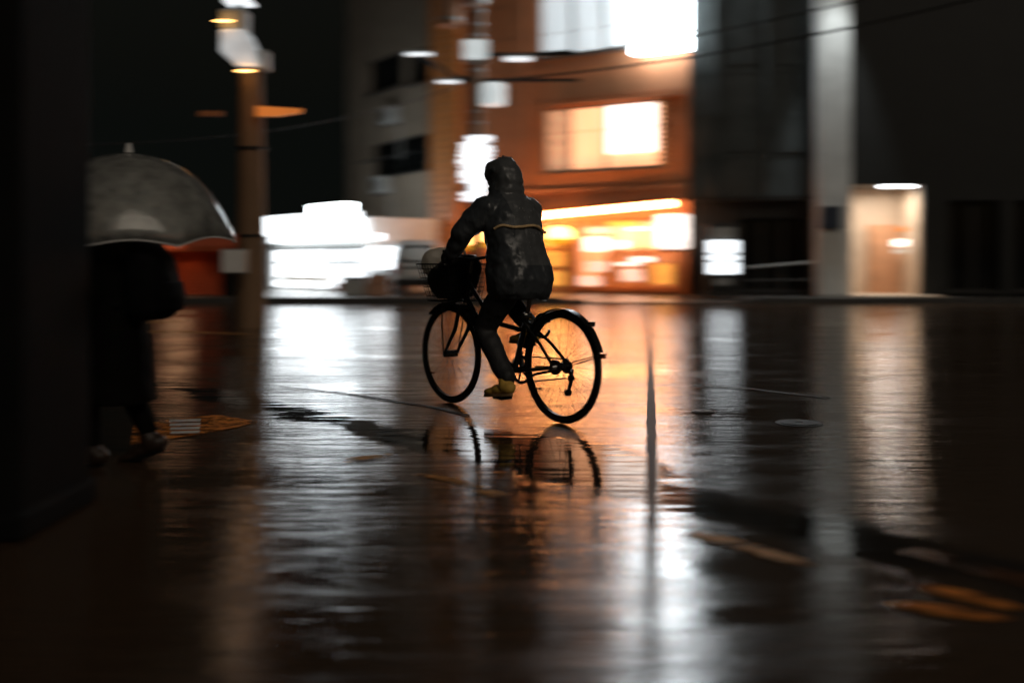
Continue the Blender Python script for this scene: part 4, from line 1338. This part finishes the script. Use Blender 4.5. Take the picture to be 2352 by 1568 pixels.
for (a_, b_, c_) in ((SHL, ELL, WRL), (SHR, ELR, WRR)):
    body.caps([(.51, a_.y * .5, 1.34), a_, b_, c_], [.07, .05, .04, .028])
for (a_, b_, c_) in ((HPL, KNL, ANL), (HPR, KNR, ANR)):
    body.caps([a_, a_.lerp(b_, .5), b_, b_.lerp(c_, .35), c_], [.085, .07, .05, .05, .034])
hand(body, (.795, .279, 1.0), (-.26, 1, 0), (-1, 0, .35), (.3, 0, 1))
hand(body, (.795, -.279, 1.0), (-.26, -1, 0), (-1, 0, .35), (.3, 0, 1))
fuse(body.build('body', 'skin', rd), .007, 3)
for s_ in (1, -1):
    gm = MB(); hand(gm, (.795, s_ * .279, 1.0), (-.26, s_, 0), (-1, 0, .35), (.3, 0, 1), 1.16)
    gm.caps([WRL if s_ > 0 else WRR, Vector((.765, s_ * .281, 1.018))], [.036, .033])
    fuse(gm.build('glove', 'glove', rd), .005, 2)
# trousers
tr = MB()
tr.loft([(.37, 0, .78, .12, .15), (.37, 0, .86, .14, .18), (.39, 0, .98, .12, .16)], 24)
for (a_, b_, c_) in ((HPL, KNL, ANL), (HPR, KNR, ANR)):
    tr.caps([a_, a_.lerp(b_, .5), b_, b_.lerp(c_, .3), b_.lerp(c_, .7), c_ + Vector((0, 0, .02))], [.105, .092, .074, .073, .064, .058])
fuse(tr.build('trousers', 'trousers', rd), .012, 4, .02, .10)
shoe((.375, .135, .225), (1, .0, -.12), .27, rd, 'shoe_tan', 'shoe_sole')
shoe((.445, -.135, .535), (1, .0, -.05), .27, rd, 'shoe_tan', 'shoe_sole')
# rain jacket: torso, sleeves and hood melted together
jk = MB()
jk.loft([(.41, 0, .735, .15, .19), (.40, 0, .78, .17, .212), (.395, 0, .86, .182, .226), (.405, 0, .93, .172, .214), (.43, 0, 1.05, .155, .198), (.455, 0, 1.18, .15, .205),
         (.485, 0, 1.29, .14, .205), (.51, 0, 1.36, .12, .165), (.525, 0, 1.405, .10, .118), (.535, 0, 1.43, .09, .10), (.545, 0, 1.46, .08, .085)], 32)
for (a_, b_, c_) in ((SHL, ELL, WRL), (SHR, ELR, WRR)):
    jk.caps([a_ + Vector((-.01, 0, -.01)), a_.lerp(b_, .5) + Vector((0, .005 * (1 if a_.y > 0 else -1), -.005)), b_, b_.lerp(c_, .5), c_], [.088, .08, .07, .06, .05])
rt = Matrix.Rotation(R(8), 3, 'Y')
jk.ell((.565, 0, 1.53), (.122, .102, .128), rot=rt)
jk.ell((.525, 0, 1.50), (.10, .095, .10))
jk.ell((.55, 0, 1.60), (.075, .065, .055))
jk.ell((.49, 0, 1.43), (.07, .10, .05))
for (z_, r_, dx_, bow) in ((1.455, .020, .468, .02), (1.50, .016, .447, -.015), (1.565, .014, .452, .018)):
    jk.caps([(dx_ + .10 * abs(k_) ** 1.7, k_ * .098, z_ + bow * math.sin(k_ * 2.4) - .02 * k_ * k_) for k_ in (-1, -.66, -.33, 0, .33, .66, 1)], r_, 10)
jk.caps([(.585, .07, 1.435), (.635, .088, 1.52), (.635, .06, 1.612), (.63, 0, 1.638), (.635, -.06, 1.612), (.635, -.088, 1.52), (.585, -.07, 1.435)], .015, 10)
j = jk.build('jacket', 'jacket', rd)
fuse(j, .010, 6, .028, .11)
tx = bpy.data.textures.new('creases', 'MARBLE'); tx.noise_scale = .16; tx.turbulence = 9; tx.noise_depth = 3
cr_m = j.modifiers.new('creases', 'DISPLACE'); cr_m.texture = tx; cr_m.strength = .011; cr_m.mid_level = .5; cr_m.texture_coords = 'LOCAL'
# piping across the back
pb = MB()
pts = []
for i in range(23):
    g = R(108 + 126 * i / 22)
    zz = 1.205 + .012 * math.sin(i * .55) - .030 * abs(i - 9) / 11
    pts.append((.455 + .158 * math.copysign(abs(math.cos(g)) ** .87, math.cos(g)), .214 * math.copysign(abs(math.sin(g)) ** .87, math.sin(g)), zz))
pb.tube(pts, .0088, 8)
pb.build('reflective_piping', 'piping', rd, True)
# ruffled tuft at the hood's peak
tf = MB()
for i in range(14):
    a_ = random.uniform(0, 6.28); r_ = random.uniform(0, .05)
    c_ = Vector((.55 + r_ * math.cos(a_), r_ * math.sin(a_), 1.635 - r_ * .3))
    tf.tube([c_, c_ + Vector((random.uniform(-.012, .012), random.uniform(-.012, .012), random.uniform(.018, .034)))], [.009, .003], 6)
tf.build('hood_ruffle', 'jacket', rd, True)
# rain drops on the back
dp = MB()
for i in range(26):
    g = R(random.uniform(135, 210)); zz = random.uniform(.98, 1.33)
    t = (zz - .93) / .43
    cx_ = .405 + .10 * t; hx, hy = .176 - .036 * t, .212 - .012 * t
    dp.ell((cx_ + hx * math.copysign(abs(math.cos(g)) ** .87, math.cos(g)), hy * math.copysign(abs(math.sin(g)) ** .87, math.sin(g)), zz), (.002, .002, random.uniform(.002, .007)), 6, 5)
tag(dp.build('rain_drops', 'metal_grey', rd, True), kind='stuff')

# the pedestrian under the umbrella, walking left
pc = at(262, 700, 4.8)
PDR = R(172)
pdp = empty('person', (pc.x, pc.y, 0), PDR, 'short pedestrian in long dark coat walking left under the clear umbrella', 'person')
b = MB()
b.caps([(0, 0, .68), (.01, 0, .85), (.05, 0, 1.02)], [.10, .095, .095])
b.caps([(.05, 0, 1.04), (.085, 0, 1.12)], [.045, .042])
head(b, (.115, 0, 1.20), (1, 0, -.1), .92)
for s_ in (1, -1):
    b.caps([(.05, s_ * .06, 1.03), (.05, s_ * .14, 1.02), (.03, s_ * .22, .83), (.06, s_ * .24, .93)] if s_ < 0 else [(.05, s_ * .06, 1.03), (.05, s_ * .14, 1.02), (.02, s_ * .18, .82), (.05, s_ * .18, .62)], [.05, .042, .034, .026])
b.caps([(0, .07, .68), (.10, .075, .38), (.07, .075, .10)], [.07, .05, .035])
b.caps([(0, -.07, .68), (-.02, -.075, .38), (-.14, -.075, .14)], [.07, .05, .035])
hand(b, (.05, -.235, .965), (0, 0, 1), (0, -1, 0), (1, 0, 0))
b.ell((.055, .18, .57), (.022, .014, .045))
for k in range(4):
    b.caps([(.035 + k * .015, .18, .54), (.04 + k * .015, .175, .50), (.048 + k * .013, .165, .475 + .006 * abs(k - 1.5))], [.0085, .008, .007], 8)
b.caps([(.075, .18, .58), (.092, .172, .545), (.09, .165, .52)], [.01, .009, .008], 8)
fuse(b.build('body', 'skin', pdp), .007, 3)
c = MB()
c.loft([(-.01, 0, .30, .17, .19), (-.005, 0, .50, .155, .18), (0, 0, .70, .14, .165), (.01, 0, .85, .13, .16), (.03, 0, .98, .12, .17), (.05, 0, 1.06, .09, .12), (.065, 0, 1.10, .06, .07)], 28)
c.caps([(.05, -.14, 1.02), (.03, -.215, .83), (.06, -.24, .92)], [.065, .055, .042])
c.caps([(.05, .14, 1.02), (.02, .19, .82), (.05, .185, .64)], [.065, .055, .044])
fuse(c.build('coat', 'coat', pdp), .012, 4, .02, .1)
t_ = MB()
t_.caps([(0, .07, .60), (.10, .075, .38), (.07, .075, .12)], [.085, .06, .048]); t_.caps([(0, -.07, .60), (-.02, -.075, .38), (-.13, -.075, .16)], [.085, .06, .048])
fuse(t_.build('trousers', 'coat', pdp), .012, 3)
shoe((.07, .075, .085), (1, 0, 0), .24, pdp, 'shoe_brown', 'backpack', .04)
shoe((-.14, -.075, .115), (1, 0, -.35), .24, pdp, 'shoe_brown', 'backpack', .04)
hr = MB(); hr.ell((.10, 0, 1.235), (.098, .083, .095)); hr.ell((.06, 0, 1.17), (.06, .078, .09))
fuse(hr.build('hair', 'hair', pdp), .008, 3)
bp = empty('backpack', (pc.x, pc.y, 0), PDR, 'black rounded backpack on the back of the pedestrian', 'backpack')
q = MB(); q.loft([(-.19, 0, .70, .07, .13), (-.20, 0, .74, .10, .155), (-.20, 0, .88, .10, .155), (-.18, 0, 1.0, .085, .14), (-.15, 0, 1.07, .05, .10)], 24, 3)
fuse(q.build('pack', 'backpack', bp), .012, 4, .015, .1)
q = MB(); q.loft([(-.29, 0, .74, .03, .10), (-.30, 0, .80, .035, .11), (-.29, 0, .88, .03, .10)], 20, 3)
fuse(q.build('front_pocket', 'backpack', bp), .01, 3)
for s_ in (-1, 1):
    MB().tube([(-.10, s_ * .09, 1.06), (.03, s_ * .10, 1.125), (.15, s_ * .10, 1.0), (.15, s_ * .11, .85), (-.10, s_ * .13, .76)], .014, 8).build('strap', 'backpack', bp, True)

# clear umbrella, its shaft in the pedestrian's hand
hw = Matrix.Rotation(PDR, 3, 'Z') @ Vector((.05, -.235, .965)) + Vector((pc.x, pc.y, 0))
ap = at(296, 352, 4.98)
um = empty('umbrella', hw, 0, 'clear vinyl umbrella held over the pedestrian at left', 'umbrella')
axis = (ap - hw); Lu = axis.length; ax = axis.normalized()
e1 = ax.cross(Vector((0, 1, 0))).normalized(); e2 = ax.cross(e1)
n_r, n_s = 8, 12
RU, DU = .53, .42
vs_, fs = [], []
cnt = n_r * 8
for i in range(n_s + 1):
    t = i / n_s
    rr_ = RU * math.sin(t * math.pi * .38) / math.sin(math.pi * .38)
    dd_ = DU * (1 - math.cos(t * math.pi * .38)) / (1 - math.cos(math.pi * .38))
    for k in range(cnt):
        g = 2 * math.pi * k / cnt
        ph = (k % 8) / 8
        sagk = 1 - .055 * t * math.sin(math.pi * ph)
        vs_.append(ax * (Lu - dd_ + .03 * t * t * math.sin(math.pi * ph)) + (e1 * math.cos(g) + e2 * math.sin(g)) * rr_ * sagk)
for i in range(n_s):
    for k in range(cnt):
        k2 = (k + 1) % cnt
        fs.append((i * cnt + k, i * cnt + k2, (i + 1) * cnt + k2, (i + 1) * cnt + k))
cano = MB().add(vs_, fs).build('canopy', 'clear_vinyl', um, True, sharp=60)
so_m = cano.modifiers.new('thickness', 'SOLIDIFY'); so_m.thickness = .0012
for k in range(n_r):
    pts = [Vector(vs_[i * cnt + k * 8]) - ax * .006 for i in range(n_s + 1)]
    rb = MB().tube(pts, .0028, 6).build('rib', 'chrome', um, True)
    MB().tube([ax * (Lu - .30), pts[6]], .0022, 6).build('strut', 'chrome', rb, True)
    MB().ell(pts[-1], (.007, .007, .007), 8, 6).build('rib_tip', 'paper_white', rb, True)
hem = [Vector(vs_[n_s * cnt + k]) for k in range(cnt)]
MB().tube(hem + [hem[0]], .004, 6).build('hem', 'paper_white', um, True)
MB().tube([ax * -.06, ax * (Lu + .035)], .0055, 8).build('shaft', 'chrome', um, True)
MB().tube([ax * (Lu + .004), ax * (Lu + .05)], [.02, .010], 12).build('ferrule', 'paper_white', um, True)
MB().tube([ax * .06, ax * -.06, ax * -.10 + e1 * .01, ax * -.12 + e1 * .035, ax * -.10 + e1 * .06], .011, 10).build('handle', 'paper_white', um, True)
